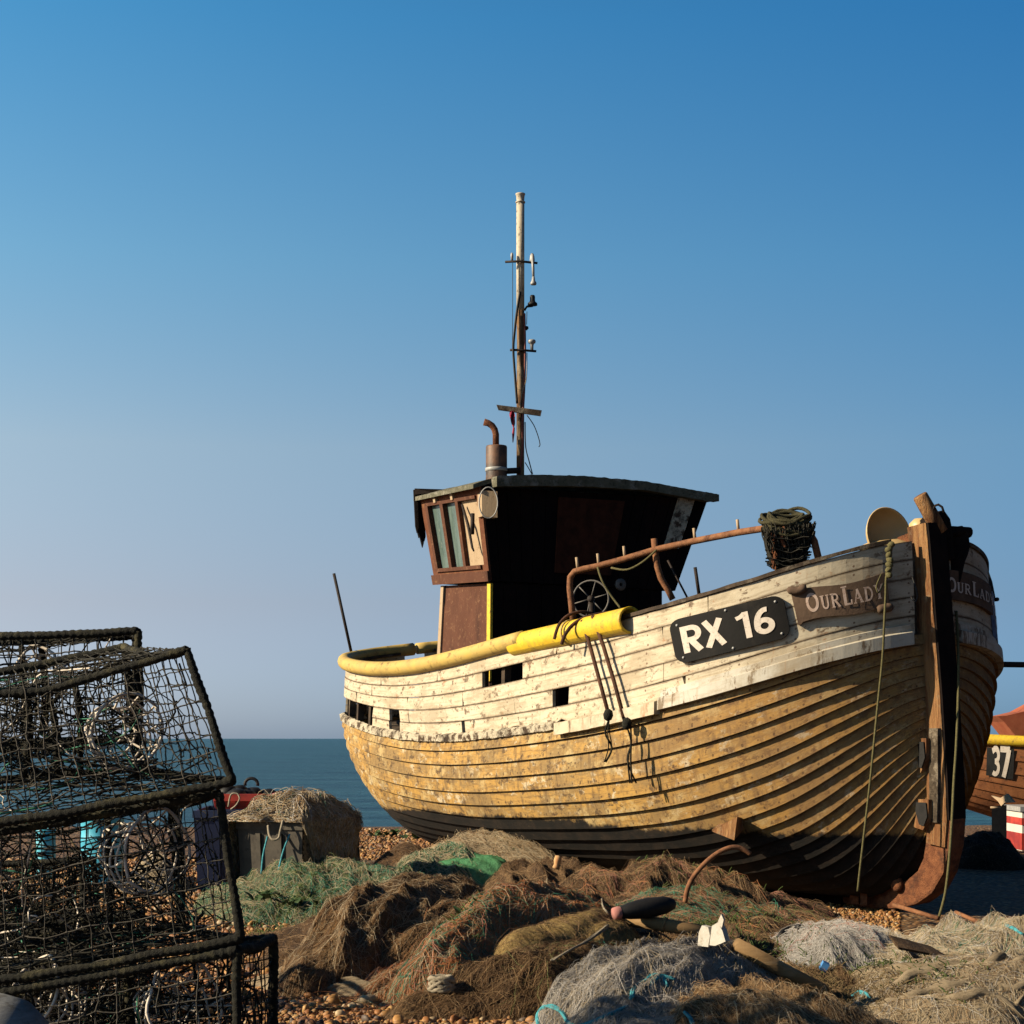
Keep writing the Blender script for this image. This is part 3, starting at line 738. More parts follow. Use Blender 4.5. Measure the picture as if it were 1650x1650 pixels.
# broken boards hanging at the after corner
mb=MB(); rnd=random.Random(5)
for k in range(7):
    x=670+2.3*k; y1=815+rnd.uniform(0,70)*(1 if k<6 else .5); 
    if k in (3,4): y1=872+rnd.uniform(0,14)
    Y=t_al.y-.03+.02*k
    mb.poly([P(x-3,789,Y),P(x+3,788,Y),P(x+4.5+k*.6,y1-8,Y),P(x+2.5+k*.6,y1,Y),P(x+k*.5,y1-11,Y)],.02,A)
mb.hexa([P(668,797,t_al.y-.06),P(700,794,t_al.y-.2),P(700,794,t_al.y+.2),P(668,797,t_al.y+.2),P(668,787,t_al.y-.06),P(735,789,t_al.y-.45),P(735,789,t_al.y+.2),P(668,787,t_al.y+.2)])
mb.build('broken_boards',M['stem_dark'],whouse)

# ------------------------------------------------------------------ exhaust, mast
YE=W0(5.6,-.67,0).y
mb=MB(); mb.lathe([(0,0),(.105,0),(.108,.02),(.105,.05),(.105,.34),(.1,.352),(0,.352)],P(800,776,YE),(0,0,1),24); ex=mb.build('exhaust',M['soot'],boat)
mb=MB(); mb.lathe([(.107,-.018),(.112,-.015),(.112,.015),(.107,.018)],P(800,757,YE),(0,0,1),24); mb.build('exhaust_band',M['grey_metal'],ex)
pp=[P(799,721,YE),P(799,700,YE),P(797,692,YE),P(793,686,YE),P(787,682,YE),P(780,680,YE)]
mb=MB(); mb.tube(pp,[.032]*5+[.036],12); mb.build('exhaust_pipe',M['rust'],ex)
mb=MB(); mb.tube([P(817,759,YE),P(838,758,YE+.02)],.03,8); mb.build('exhaust_stay',M['iron_dark'],ex)
YM=W0(5.6,-.39,0).y
def rad(px): return px/2/F*YM
mb=MB(); mb.tube([P(838.5,770,YM),P(838.5,660,YM),P(839,560,YM),P(838.5,500,YM)],[rad(12.5),rad(12.5),rad(12),rad(12.5)],12)
mast=mb.build('mast',M['mast_brown'],boat)
mb=MB(); mb.tube([P(838.5,500.5,YM),P(838.5,430,YM),P(838.5,327,YM)],[rad(12.8),rad(13),rad(13)],12); mb.build('mast_tube',M['mast'],mast)
mb=MB(); mb.lathe([(0,0),(rad(15.5),0),(rad(15.5),.012),(rad(12),.014),(rad(13),.05),(rad(14),.075),(rad(15.5),.08),(rad(15.5),.092),(0,.095)],P(838.5,327,YM),(0,0,1),16); mb.build('masthead_lamp',M['mast'],mast)
def yard(pts,r,name='crosstree',m='iron_dark',n=6):
    mb=MB(); mb.tube(pts,r,n); return mb.build(name,M[m],mast)
ct=yard([P(814,422,YM-.04),P(838,421,YM-.06),P(866,424,YM-.04)],.012)
mb=MB(); mb.lathe([(0,0),(.012,0),(.015,.05),(.012,.075),(0,.08)],P(825,420,YM-.04),(0,0,1),10); mb.lathe([(0,0),(.02,0),(.026,.03),(.022,.07),(.012,.095),(0,.1)],P(857.5,424,YM-.04),(0,0,1),10); mb.tube([P(858,410,YM-.06),P(859,432,YM-.06),P(859.5,448,YM-.06)],[.014,.014,.012],8)
mb.build('aerial',M['grey_metal'],mast)
mb=MB(); mb.lathe([(0,.07),(.014,.068),(.018,.03),(.03,.008),(.032,0),(.028,-.012),(0,-.014)],P(859.5,457,YM-.06),(0,0,1),12); mb.build('hanging_lamp',M['grey_metal'],mast)
mb=MB(); mb.lathe([(0,0),(.05,0),(.048,.02),(.03,.035),(.026,.05),(.027,.085),(.02,.1),(0,.105)],P(858,492,YM-.03),(0,0,1),12); mb.tube([P(858,493,YM-.03),P(849,494,YM),P(845,500,YM)],.012,6); mb.build('signal_lamp',M['black'],mast)
mb=MB(); mb.tube([P(849,502,YM-.03),P(848.5,523,YM-.03)],.004,5); mb.lathe([(0,.02),(.018,.01),(.02,-.01),(0,-.03)],P(848.5,528,YM-.03),(0,0,1),8); mb.build('small_bulb',M['black'],mast)
yard([P(822,564,YM-.04),P(838,564,YM-.06),P(864,566,YM-.04)],.012)
mb=MB(); mb.lathe([(0,0),(.016,0),(.017,.05),(.022,.07),(.036,.075),(.04,.095),(.03,.108),(0,.11)],P(857,565,YM-.04),(0,0,1),12); mb.build('gps_mushroom_aerial',M['grey_metal'],mast)
# slanting board across the mast
mb=MB(); nn=Vector((0,-1,0))
mb.poly([P(800,653,YM-.08),P(873,662,YM-.08),P(871,671,YM-.08),P(803,661,YM-.08)],.03,nn); mb.build('cross_board',M['old_timber'],mast)
def cable(pts,r,m,parent,name='cable',n=5,sub=5):
    pts=[np.array(p) for p in pts]; q=[]
    for i in range(len(pts)-1):
        p0=pts[max(0,i-1)];p1=pts[i];p2=pts[i+1];p3=pts[min(len(pts)-1,i+2)]
        for s in np.linspace(0,1,sub,endpoint=False):
            q.append(.5*((2*p1)+(-p0+p2)*s+(2*p0-5*p1+4*p2-p3)*s*s+(-p0+3*p1-3*p2+p3)*s**3))
    q.append(pts[-1]); mb=MB(); mb.tube([Vector(k) for k in q],r,n); return mb.build(name,M[m],parent)
cable([P(826,424,YM-.05),P(826,500,YM-.05),P(825.5,562,YM-.05)],.0035,'black',mast)
cable([P(838,470,YM-.06),P(833,500,YM-.07),P(829,535,YM-.07),P(827,565,YM-.06),P(830,610,YM-.07),P(833,650,YM-.08)],.013,'black',mast)
M['cable_red']=mat_rough('red_cable',(.24,.05,.035),(.16,.035,.025),scale=12,bump=0,rough=.5)
cable([P(845,505,YM-.05),P(846,560,YM-.05),P(845,620,YM-.05),P(842,680,YM-.07),P(842,720,YM-.06),P(837,766,YM-.06)],.011,'cable_red',mast)
cable([P(849,568,YM-.05),P(848,610,YM-.06),P(840,640,YM-.06),P(834,700,YM-.06),P(838,730,YM-.06)],.005,'rope_pale',mast)
cable([P(846,680,YM-.04),P(847,720,YM-.03),P(853,745,YM-.03),P(858,764,YM-.03)],.006,'black',mast)
cable([P(849,669,YM-.1),P(860,685,YM-.1),P(867,703,YM-.1),P(870,716,YM-.1),P(868,720,YM-.1)],.005,'black',mast)
cable([P(846,745,YM-.03),P(852,755,YM-.03),P(857,764,YM-.03)],.005,'black',mast)
M['rag']=mat_rough('red_rag',(.35,.03,.06),(.22,.02,.04),scale=20,bump=.4)
mb=MB(); rnd=random.Random(2); rows=[]
for i in range(9):
    y=662+3.3*i; wdt=(5,8,9,8,7,7,6,4,1.5)[i]; rows.append([P(824.5+.4*i-wdt/2+wdt*s/4,y,YM-.12+.03*math.sin(s*2.3+i)) for s in range(5)])
mb.grid(rows); mb.grid([[q+Vector((0,.012,0)) for q in r] for r in rows],flip=True)
mb.tube([P(828,689,YM-.1),P(827,700,YM-.1),P(826.5,713,YM-.1)],[.01,.012,.004],6); mb.build('red_rag',M['rag'],mast)

# ------------------------------------------------------------------ rusty handrail along the starboard bow
YH0=14.35
def dep(px): return interp(px,[910,960,1055,1120,1190,1235,1290,1330],[14.4,14.3,14.05,13.85,13.5,13.25,12.95,12.85])
rl=[(924,1003),(921,975),(918,945),(919,930),(926,921),(940,917),(960,913),(1005,901),(1055,886),(1118,872),(1189,858),(1235,851),(1262,847),(1290,849),(1303,857),(1312,872),(1320,905)]
hr=MB(); hr.tube([P(x,y,dep(x)) for x,y in rl],.027,10); rail=hr.build('handrail',M['rust_bright'],boat)
mb=MB(); mb.tube([P(1054,868,dep(1054)),P(1056,890,dep(1054)),P(1059,912,dep(1054)),P(1065,932,dep(1054)),P(1076,950,dep(1054)),P(1084,966,dep(1054))],.026,10); mb.build('handrail_stanchion',M['rust_bright'],rail)
for x,y in ((931,917),(965,911),(1007,899),(1120,870),(1190,856)):
    mb=MB(); mb.tube([P(x,y,dep(x)),P(x-2,y-19,dep(x))],.012,8); mb.build('handrail_peg',M['beige_board'],rail)
# whip rods
def rod(a,b,r,Ya,Yb,name='rod',m='iron_dark'):
    mb=MB(); mb.tube([P(*a,Ya),P(*b,Yb)],r,6); return mb.build(name,M[m],boat)
rod((571,1074),(538,924),.017,19.6,19.6,'whip_aerial'); rod((1127,962),(1120,914),.014,13.9,13.9); rod((1107,962),(1076,903),.009,14.1,14.2); 
# spoked wheel of the net hauler in front of the wheelhouse
cw=P(952,965,15.6); nw=(Vector((0,0,0))-cw).normalized()*1.0; nw=Vector((nw.x-.25,nw.y,0)).normalized(); uu=Vector((0,0,1)).cross(nw).normalized()
mb=MB(); R_=.165
mb.tube([cw+uu*(R_*math.cos(a))+Vector((0,0,R_*math.sin(a))) for a in np.linspace(0,2*PI,33)[:-1]],.009,6,closed=True)
sw=mb.build('spoked_wheel',M['dull_steel'],boat)
for k in range(6):
    a=k*PI/3+.25; mb=MB(); mb.tube([cw+uu*(.02*math.cos(a))+Vector((0,0,.02*math.sin(a))),cw+uu*(R_*math.cos(a))+Vector((0,0,R_*math.sin(a)))],.006,5); mb.build('spoke',M['dull_steel'],sw)
mb=MB(); mb.lathe([(0,-.02),(.03,-.02),(.03,.02),(0,.02)],cw,nw,12); mb.tube([cw-nw*.02,cw-nw*.02+Vector((0,.0,-.6))],.03,8); mb.build('wheel_hub',M['iron_dark'],sw)
# pole out of the port side
p0=bul(1.15,.16,1,-.01); p1=p0+LP*1.7+A*.25+Vector((0,0,.03))
mb=MB(); mb.tube([p0,p1],.024,8); mb.tube([p0+LP*.28,bul(1.15,-.12,1,.05)],.02,6); mb.lathe([(0,-.02),(.07,-.02),(.07,.02),(.035,.03),(.03,.07),(0,.07)],p0,LP,12); mb.build('side_boom',M['iron_dark'],boat)
p0=bul(.85,.80,1,.0); mb=MB(); mb.tube([p0,p0+LP*.09],.018,6); mb.tube([p0+LP*.09+A*.06,p0+LP*.09-A*.06],.016,6); mb.build('port_cleat',M['iron_dark'],boat)
print('BOOM',proj(bul(1.15,.16,1,-.01)),proj(bul(.85,.8,1,0)))
# port quarter rail mat (dark tarpaulin bit over the port rail)
# ------------------------------------------------------------------ boards with lettering bent to the bow
def arc(cx,cy,rx,ry,a0,a1,n=14):
    return [(cx+rx*math.cos(math.radians(a)),cy+ry*math.sin(math.radians(a))) for a in np.linspace(a0,a1,n)]
SANS={
 'R':(.60,[([(.095,0),(.095,1)],.19),([(.12,.91),(.32,.91)]+arc(.34,.69,.20,.22,80,-80)+[(.32,.47),(.12,.47)],.18),([(.28,.45),(.53,0)],.20)]),
 'X':(.62,[([(.06,0),(.54,1)],.19),([(.06,1),(.55,0)],.19)]),
 '1':(.40,[([(.30,0),(.30,1)],.19),([(.0,.80),(.14,.84),(.26,.93)],.15)]),
 '6':(.62,[(arc(.31,.31,.22,.22,0,360,28),.19),([(.09,.33)]+arc(.42,.36,.33,.55,172,82,12),.18)]),
 '3':(.55,[([(.03,.83)]+arc(.24,.72,.2,.2,110,-80)+[(.2,.52)],.16),(arc(.24,.29,.22,.22,90,-130),.16)]),
 '7':(.5,[([(.0,.92),(.46,.92)],.16),([(.42,.92),(.2,0)],.17)]),
 '2':(.55,[(arc(.25,.72,.2,.2,170,-20)+[(.05,.08)],.15),([(.02,.08),(.5,.08)],.15)]),
}
def serif(x,y,w=.26): return ([(x-w/2,y),(x+w/2,y)],.07)
SERF={
 'O':(.86,[(arc(.40,.5,.32,.43,0,360,30),.17)]),
 'U':(.80,[([(.16,.97),(.16,.38)]+arc(.38,.36,.22,.30,180,360,12)+[(.60,.97)],.13),([(.16,.97),(.16,.35)],.19),serif(.16,.97,.34),serif(.60,.97,.26)]),
 'R':(.80,[([(.17,0),(.17,1)],.18),([(.17,.93),(.38,.93)]+arc(.40,.72,.19,.21,80,-80)+[(.38,.50),(.17,.50)],.12),([(.36,.5),(.68,.02)],.17),serif(.17,.03,.34),serif(.10,.97,.2),serif(.70,.03,.16)]),
 'L':(.62,[([(.17,0),(.17,1)],.19),([(.1,.04),(.54,.04)],.10),([(.54,.0),(.56,.26)],.08),serif(.17,.97,.36)]),
 'A':(.86,[([(.12,.02),(.40,.98)],.09),([(.38,.98),(.70,.02)],.19),([(.22,.33),(.58,.33)],.08),serif(.12,.03,.26),serif(.70,.03,.30)]),
 'D':(.82,[([(.17,0),(.17,1)],.18),([(.1,.94),(.36,.94)]+arc(.36,.5,.32,.44,88,-88)+[(.1,.06)],.13),serif(.1,.97,.18),serif(.1,.03,.18)]),
 'Y':(.76,[([(.10,.97),(.37,.45)],.17),([(.66,.97),(.38,.45)],.09),([(.38,.5),(.38,0)],.18),serif(.10,.97,.28),serif(.66,.97,.24),serif(.38,.03,.32)]),
}
def ribbon(pts,w,maxlen=.08):
    q=[pts[0]]
    for a,b in zip(pts[:-1],pts[1:]):
        L=math.hypot(b[0]-a[0],b[1]-a[1]); n=max(1,int(L/maxlen))
        for k in range(1,n+1): q.append((lerp(a[0],b[0],k/n),lerp(a[1],b[1],k/n)))
    closed=math.hypot(q[0][0]-q[-1][0],q[0][1]-q[-1][1])<1e-6
    L=[];R=[]
    for i in range(len(q)):
        a=q[i-1] if i>0 else (q[-2] if closed else q[0]); b=q[i+1] if i<len(q)-1 else (q[1] if closed else q[-1])
        dx,dy=b[0]-a[0],b[1]-a[1]; l=math.hypot(dx,dy) or 1; nx,ny=-dy/l,dx/l
        L.append((q[i][0]+nx*w/2,q[i][1]+ny*w/2)); R.append((q[i][0]-nx*w/2,q[i][1]-ny*w/2))
    return L,R

class Board:
    """patch of the bulwark between four photo pixels TL,TR,BR,BL; at(u,v,off) with v up"""
    def __init__(s,c,side=-1,nu=9,nv=4):
        s.side=side; s.nu=nu; s.nv=nv; s.g=np.zeros((nu,nv,2)); TL,TR,BR,BL_=[np.array(k,dtype=float) for k in c]
        for i in range(nu):
            for j in range(nv):
                u=i/(nu-1); v=j/(nv-1); p=lerp(lerp(BL_,BR,u),lerp(TL,TR,u),v); s.g[i,j]=pick(p[0],p[1],side)
    def at(s,u,v,off):
        x=min(max(u,-.2),1.2)*(s.nu-1); y=min(max(v,-.2),1.2)*(s.nv-1); i=int(min(max(0,math.floor(x)),s.nu-2)); j=int(min(max(0,math.floor(y)),s.nv-2)); a=x-i; b=y-j
        q=s.g[i,j]*(1-a)*(1-b)+s.g[i+1,j]*a*(1-b)+s.g[i,j+1]*(1-a)*b+s.g[i+1,j+1]*a*b
        return bul(float(q[0]),float(q[1]),s.side,off)
    def slab(s,mb,edge,o0,o1,n=26,m=6):
        """edge(u)->(v0,v1)"""
        front=[];back=[]
        for i in range(n+1):
            u=(1-math.cos(PI*i/n))/2; v0,v1=edge(u)
            front.append([s.at(u,lerp(v0,v1,k/m),o1) for k in range(m+1)]); back.append([s.at(u,lerp(v0,v1,k/m),o0) for k in range(m+1)])
        fl=s.side>0
        mb.grid(front,smooth=True,flip=fl); 
        for sel in ((lambda r:r[0]),(lambda r:r[-1])): mb.grid([[sel(a),sel(b)] for a,b in zip(front,back)],smooth=False)
        for k in (0,-1): mb.grid([[a,b] for a,b in zip(front[k],back[k])],smooth=False)
    def text(s,mb,txt,font,u0,u1,base,heights,asp,off,gap=.1,mirror=False):
        """asp = board width/height in metres; heights per character"""
        tot=0; 
        for ch,h in zip(txt,heights): tot+= (.30 if ch==' ' else font[ch][0]+gap)*h
        sc=(u1-u0)/tot; x=0; k=0
        for ch,h in zip(txt,heights):
            if ch==' ': x+=.30*h; continue
            w,st=font[ch]
            for pts,sw in st:
                L,R=ribbon(pts,sw); k+=1; rows=[]
                for a,b in zip(L,R):
                    rows.append([s.at(u0+sc*(x+q[0]*h),base+q[1]*h*sc*asp*1.0,off+.0006*k) for q in (b,a)])
                mb.grid(rows,smooth=False)
            x+=(w+gap)*h

def plate_edge(ru,rv):
    def e(u):
        d=min(u,1-u); c=0 if d>=ru else rv*(1-math.sqrt(max(0,1-((ru-d)/ru)**2))); return c,1-c
    return e
bd=Board([(1082,1001),(1262,957),(1276,1026),(1096,1071)])
mb=MB(); bd.slab(mb,plate_edge(.10,.22),.012,.040); pl=mb.build('number_plate',M['plate_black'],boat)
def txt_fit(b,txt,font,u0,u1,base,h,hs,off,gap,mat,parent):
    # choose asp so that unit letters get height h of the board
    tot=sum((.30 if ch==' ' else font[ch][0]+gap)*k for ch,k in zip(txt,hs)); sc=(u1-u0)/tot
    mb=MB(); b.text(mb,txt,font,u0,u1,base,hs,h/sc,off,gap); return mb.build('lettering',mat,parent)
txt_fit(bd,'RX 16',SANS,.085,.92,.20,.60,[1]*5,.0415,.11,M['letter_white'],pl)
mb=MB()
for u,v in ((.07,.12),(.07,.86),(.5,.93),(.93,.12),(.93,.86),(.5,.06)):
    mb.lathe([(.010,-.004),(.010,.004),(0,.006)],bd.at(u,v,.042),bd.at(u,v,.06)-bd.at(u,v,.04),8)
mb.build('plate_screws',M['grey_metal'],pl)
# starboard name board, a carved scroll
nbd=Board([(1275,952),(1424,921),(1430,978),(1287,1006)])
def scroll(u): return (.02+.05*math.sin(u*7)-.05*(u<.04), .93+.06*math.sin(u*6+1)-.10*max(0,.2-u)/.2*0)
mb=MB(); nbd.slab(mb,scroll,.008,.045)
r0=[nbd.at(u,.97+.03*math.cos(u*40),.052) for u in np.linspace(-.03,.17,10)]; mb.tube(r0,[.018]+[.03]*8+[.018],10)
r1=[nbd.at(u,-.02,.05) for u in np.linspace(.86,1.02,8)]; mb.tube(r1,[.02]+[.032]*6+[.02],10)
nb1=mb.build('name_board',M['board_brown'],boat)
txt_fit(nbd,'OUR LADY',SERF,.13,.95,.27,.47,[1.15,.86,.86,.35,1.15,.86,.86,.86],.0465,.06,M['letter_pink'],nb1)
# port side boards, seen past the stem
class TBoard(Board):
    def __init__(s,t0,t1,v0,v1,side):
        s.side=side; s.nu=9; s.nv=4; s.g=np.zeros((9,4,2))
        for i in range(9):
            for j in range(4): s.g[i,j]=(lerp(t0,t1,(i/8)**2.0),lerp(v0,v1,j/3))
pb=TBoard(T0+.004,.40,.36,.68,1)
mb=MB(); pb.slab(mb,lambda u:(.0,1.0),.008,.04); nb2=mb.build('name_board',M['board_brown'],boat); nb2['label']='name board on the shaded port bow'
txt_fit(pb,'OUR LADY',SERF,.06,.97,.25,.45,[1.1,.8,.8,.3,1.1,.8,.8,.8],.0415,.06,M['letter_white'],nb2)
p2=TBoard(.44,1.0,.12,.66,1)
mb=MB(); p2.slab(mb,lambda u:(.0,1.0),.01,.035); nb3=mb.build('number_plate',M['board_blue'],boat); nb3['label']='faded blue plate on the shaded port bow'
txt_fit(p2,'RX 16',SANS,.06,.95,.25,.5,[1]*5,.0365,.1,M['letter_white'],nb3)
# ------------------------------------------------------------------ beach, sea
def gbase(x,y):
    z=.03*mnoise.noise(Vector((x*.5,y*.5,0)))+.012*mnoise.noise(Vector((x*2.1,y*2.1,4)))
    if y>24: z-= .0085*(y-24)**2 if y<40 else .0085*256+.272*(y-40)*.3
    if y>20: z+=.02*mnoise.noise(Vector((x*.9,y*.9,9)))
    return z
# net heaps: (px left, px right, py top, front Y, half depth, ...) are read off the photo, then given real size
class Heap:
    def __init__(s,pl,pr,top,Y,ry,rot=0.0,fold=.05,fdir=0.0,ff=4.0,sharp=2.4,seed=0,ripple=0.0,h=None):
        s.Y=Y; s.cx=((pl+pr)/2-825)/F*Y; s.rx=(pr-pl)/2/F*Y*1.22; s.ry=ry*1.30; s.rot=rot
        s.fold=fold*1.5; s.fd=fdir; s.ff=ff; s.sharp=1.25+(sharp-1.0)*.62; s.seed=seed*7.3
        s.h=max(.06,(CZ+(1190-top)/F*Y)-s.fold*.55) if h is None else h
    cloth=False
    def local(s,x,y):
        dx,dy=x-s.cx,y-s.Y; dx+=.22*mnoise.noise(Vector((x*1.1,y*1.1,s.seed+11))); dy+=.22*mnoise.noise(Vector((x*1.1,y*1.1,s.seed+17))); c,n=math.cos(s.rot),math.sin(s.rot); return (dx*c+dy*n)/s.rx,(-dx*n+dy*c)/s.ry
    def height(s,x,y):
        u,v=s.local(x,y); r=(u*u+v*v)**.5
        n_=mnoise.noise
        r+=.20*n_(Vector((x*1.7,y*1.7,s.seed)))+.09*n_(Vector((x*4.5,y*4.5,s.seed)))
        r=max(0.0,r)
        if r>=1.12: return -1.0
        z=s.h*max(0.0,1-(r/1.1)**s.sharp)
        edge=min(1,(1.12-r)*2.6)
        c,n=math.cos(s.fd),math.sin(s.fd); a=x*c+y*n; b=-x*n+y*c
        w=n_(Vector((x*1.1,y*1.1,s.seed+3))); w2=n_(Vector((x*2.6,y*2.6,s.seed+4)))
        if s.cloth:
            ph=a*s.ff*2.2+1.7*n_(Vector((a*1.2,b*.45,s.seed+3)))*2+.5*n_(Vector((a*2.5,b*1.3,s.seed+9)))
            amp=.45+.9*max(0,n_(Vector((a*.9,b*1.4,s.seed+6)))+.35)
            z+=s.fold*amp*(abs(math.sin(ph))**.7-.4)*edge
            z+=s.fold*.22*(abs(math.sin(ph*2.1+2*n_(Vector((a*2,b*.7,s.seed+2)))))-.4)*edge
        else:
            k=n_(Vector((a*s.ff+.8*w,b*s.ff*.25+w,s.seed+1))); z+=s.fold*((1-min(1,abs(k)*2.6))**1.6-.25)*edge
            k2=n_(Vector((a*s.ff*2.6+w2,b*s.ff*.7+w*2,s.seed+5))); z+=s.fold*.55*((1-min(1,abs(k2)*2.6))**1.6-.2)*edge
            k3=n_(Vector((a*s.ff*6+w2,b*s.ff*1.8+w*3,s.seed+8))); z+=s.fold*.22*((1-min(1,abs(k3)*2.4))-.3)*edge
        z+=.007*n_(Vector((x*19,y*19,s.seed)))*edge
        if r>.95: z-= (r-.95)*.35
        return z+gbase(x,y)
HEAPS=[]
def heapz(x,y):
    z=gbase(x,y)
    for h in HEAPS:
        if abs(x-h.cx)<h.rx*1.4+h.ry*.7 and abs(y-h.Y)<h.ry*1.4+h.rx*.7*abs(math.sin(h.rot))+.3:
            z=max(z,h.height(x,y))
    return z
def heap_thing(name,label,cat,hp,mat,strands,seed,res=.02,group=None,r=.0022,fuzz=.02,length=.35):
    root=thing(name,label,cat,(hp.cx,hp.Y,0),group)
    R=max(hp.rx,hp.ry)*1.2; mb=MB()
    c,n=math.cos(hp.rot),math.sin(hp.rot)
    nu=max(12,int(2.4*hp.rx/res)); nv=max(12,int(2.4*hp.ry/res)); nu=min(nu,150); nv=min(nv,90)
    idx={};vs=[];hz=np.zeros((nu+1,nv+1))
    pos=[[None]*(nv+1) for _ in range(nu+1)]
    for i in range(nu+1):
        for j in range(nv+1):
            u=(i/nu*2-1)*1.2*hp.rx; v=(j/nv*2-1)*1.2*hp.ry
            x=hp.cx+u*c-v*n; y=hp.Y+u*n+v*c; z=hp.height(x,y); hz[i,j]=z; pos[i][j]=(x,y,z)
    for i in range(nu):
        for j in range(nv):
            q=[(i,j),(i+1,j),(i+1,j+1),(i,j+1)]
            if max(hz[a] for a in q)<-.5: continue
            f=[]
            for a in q:
                if a not in idx:
                    x,y,z=pos[a[0]][a[1]]
                    if z<-.5: z=gbase(x,y)-.03
                    idx[a]=len(vs); vs.append((x,y,z))
                f.append(idx[a])
            mb.f.append(tuple(f)); mb.smooth.append(True); mb.mi.append(0)
    mb.v=vs; mb.uv=[(0.,0.)]*len(vs)
    if mat is not None: mb.build('netting',mat,root)
    if hp.cloth and hp.h<.3:
        rc=random.Random(seed)
        for k in range(20):
            mbf=MB(); v=lerp(-.98,.92,k/19)+rc.uniform(-.06,.06); u0=-1+rc.uniform(0,.9); u1=min(1,u0+rc.uniform(.5,1.5)); q=[];rr=[]; r0=rc.uniform(.014,.034)*(hp.ry/.78)**.5; ph=rc.uniform(0,6)
            for i in range(26):
                u=lerp(u0,u1,i/25); vv=v+.10*math.sin(u*2.1+ph)+.05*math.sin(u*5+ph*2)+.025*math.sin(u*13+ph*3); x=hp.cx+u*hp.rx*c-vv*hp.ry*n; y=hp.Y+u*hp.rx*n+vv*hp.ry*c; z=max(hp.height(x,y),gbase(x,y))
                q.append((x,y,z-.006+.01*math.sin(u*9+ph))); rr.append(r0*math.sin(PI*(i+.6)/26.2)**.4*(1+.6*mnoise.noise(Vector((u*5,k,seed)))))
            mbf.tube(q,rr,10,flat=1.0)
            for i,pv in enumerate(mbf.v): mbf.v[i]=(pv[0],pv[1],pv[2]+.008*mnoise.noise(Vector(pv)*31)+.014*mnoise.noise(Vector(pv)*11))
            mbf.build('fold',mat,root)
    rng=np.random.default_rng(seed)
    paths=[];mi=[];rad=[]
    pts=[p for p in vs if p[2]>gbase(p[0],p[1])-.02]
    ang0=hp.fd
    for k,(m,cnt,cluster) in enumerate(strands):
        cl=None
        for q in range(int(cnt*(1.1 if m=='twine_brown' else 1.1 if m=='twine_tan' else 1.8 if m in('twine_grey','twine_beige') else 1.2))):
            if cluster:
                if cl is None or q%cluster==0:
                    cl=pts[rng.integers(len(pts))]
                p=(cl[0]+rng.normal(0,.10),cl[1]+rng.normal(0,.07))
            else:
                p=pts[rng.integers(len(pts))]
            x,y=p[0]+rng.normal(0,.02),p[1]+rng.normal(0,.02); drp=m in ('twine_brown','twine_tan','twine_orange','twine_grey','twine_beige') and not hp.cloth; a=rng.uniform(0,2*PI) if rng.random()<(.14 if drp else .3) else ang0+PI/2+rng.normal(0,.28 if drp else .45)+(PI if rng.random()<.5 else 0)
            L=length*(1.5 if drp else 1)*rng.uniform(.4,1.3); m_=9; st=L/m_; turn=rng.normal(0,.25); lift=abs(rng.normal(0,fuzz*.6)); row=[]
            for s in range(m_):
                z=hp.height(x,y)
                if z<-.5: z=gbase(x,y)
                row.append((x,y,z+.004+lift*math.sin(PI*s/(m_-1))*rng.uniform(.6,1.4)))
                x+=math.cos(a)*st; y+=math.sin(a)*st; a+=turn*(.4 if drp else 1)+rng.normal(0,.16 if drp else .3)
            paths.append(row); mi.append(k); rad.append(r*(.30 if m in('twine_brown','twine_tan') else .52 if m in('twine_orange','twine_green','twine_pink') else .40)*rng.uniform(.5,1.3))
    if paths:
        V,Q=strand_arrays(np.array(paths),np.array(rad)); m_=9
        fm=np.repeat(np.array(mi),(m_-1)*3)
        np_mesh('loose_twine',V,Q,None,root,'stuff',True,mats=[M[s[0]] for s in strands],mi=fm)
    return root

def shingle_mat(name,amount_soil=0.0):
    n=NT(name); o=n.tc.outputs['Object']
    vc=n.n.new('ShaderNodeTexVoronoi'); vc.inputs['Scale'].default_value=26; n.link(n.mapping(scale=(1,1,.4)),vc.inputs['Vector'])
    rnd=n.sep(vc.outputs['Color'])[0]
    col=n.ramp(rnd,[(0,(.07,.034,.015)),(.25,(.20,.09,.03)),(.5,(.31,.155,.05)),(.72,(.25,.135,.06)),(.86,(.38,.26,.14)),(1,(.12,.09,.065))])
    d=vc.outputs['Distance']; gap=n.step(d,.35,.7)
    col=n.mix(n.math('MULTIPLY',gap,.8),col,(.035,.02,.012))
    soil=n.noise(.9,6,.65); col=n.mix(n.step(soil,.60,.72),col,(.05,.035,.02))
    h=n.math('SUBTRACT',1.0,n.math('POWER',d,1.6))
    return n.done(col,.75,n.bump(h,.9,.03),spec=.25)
M['shingle']=shingle_mat('shingle_beach')
xs=np.concatenate([-np.geomspace(400,9,16)[:-1],np.linspace(-8,8,120),np.geomspace(9,400,16)[1:]])
ys=np.concatenate([[-60,-25,-8,0,3],np.linspace(4,16,90)[0:],np.linspace(16.3,34,50),[36,38,40,46,60]])
mb=MB(); mb.grid([[(x,y,gbase(x,y)) for y in ys] for x in xs]); 
gr=mb.build('ground',M['shingle']); gr['kind']='structure'
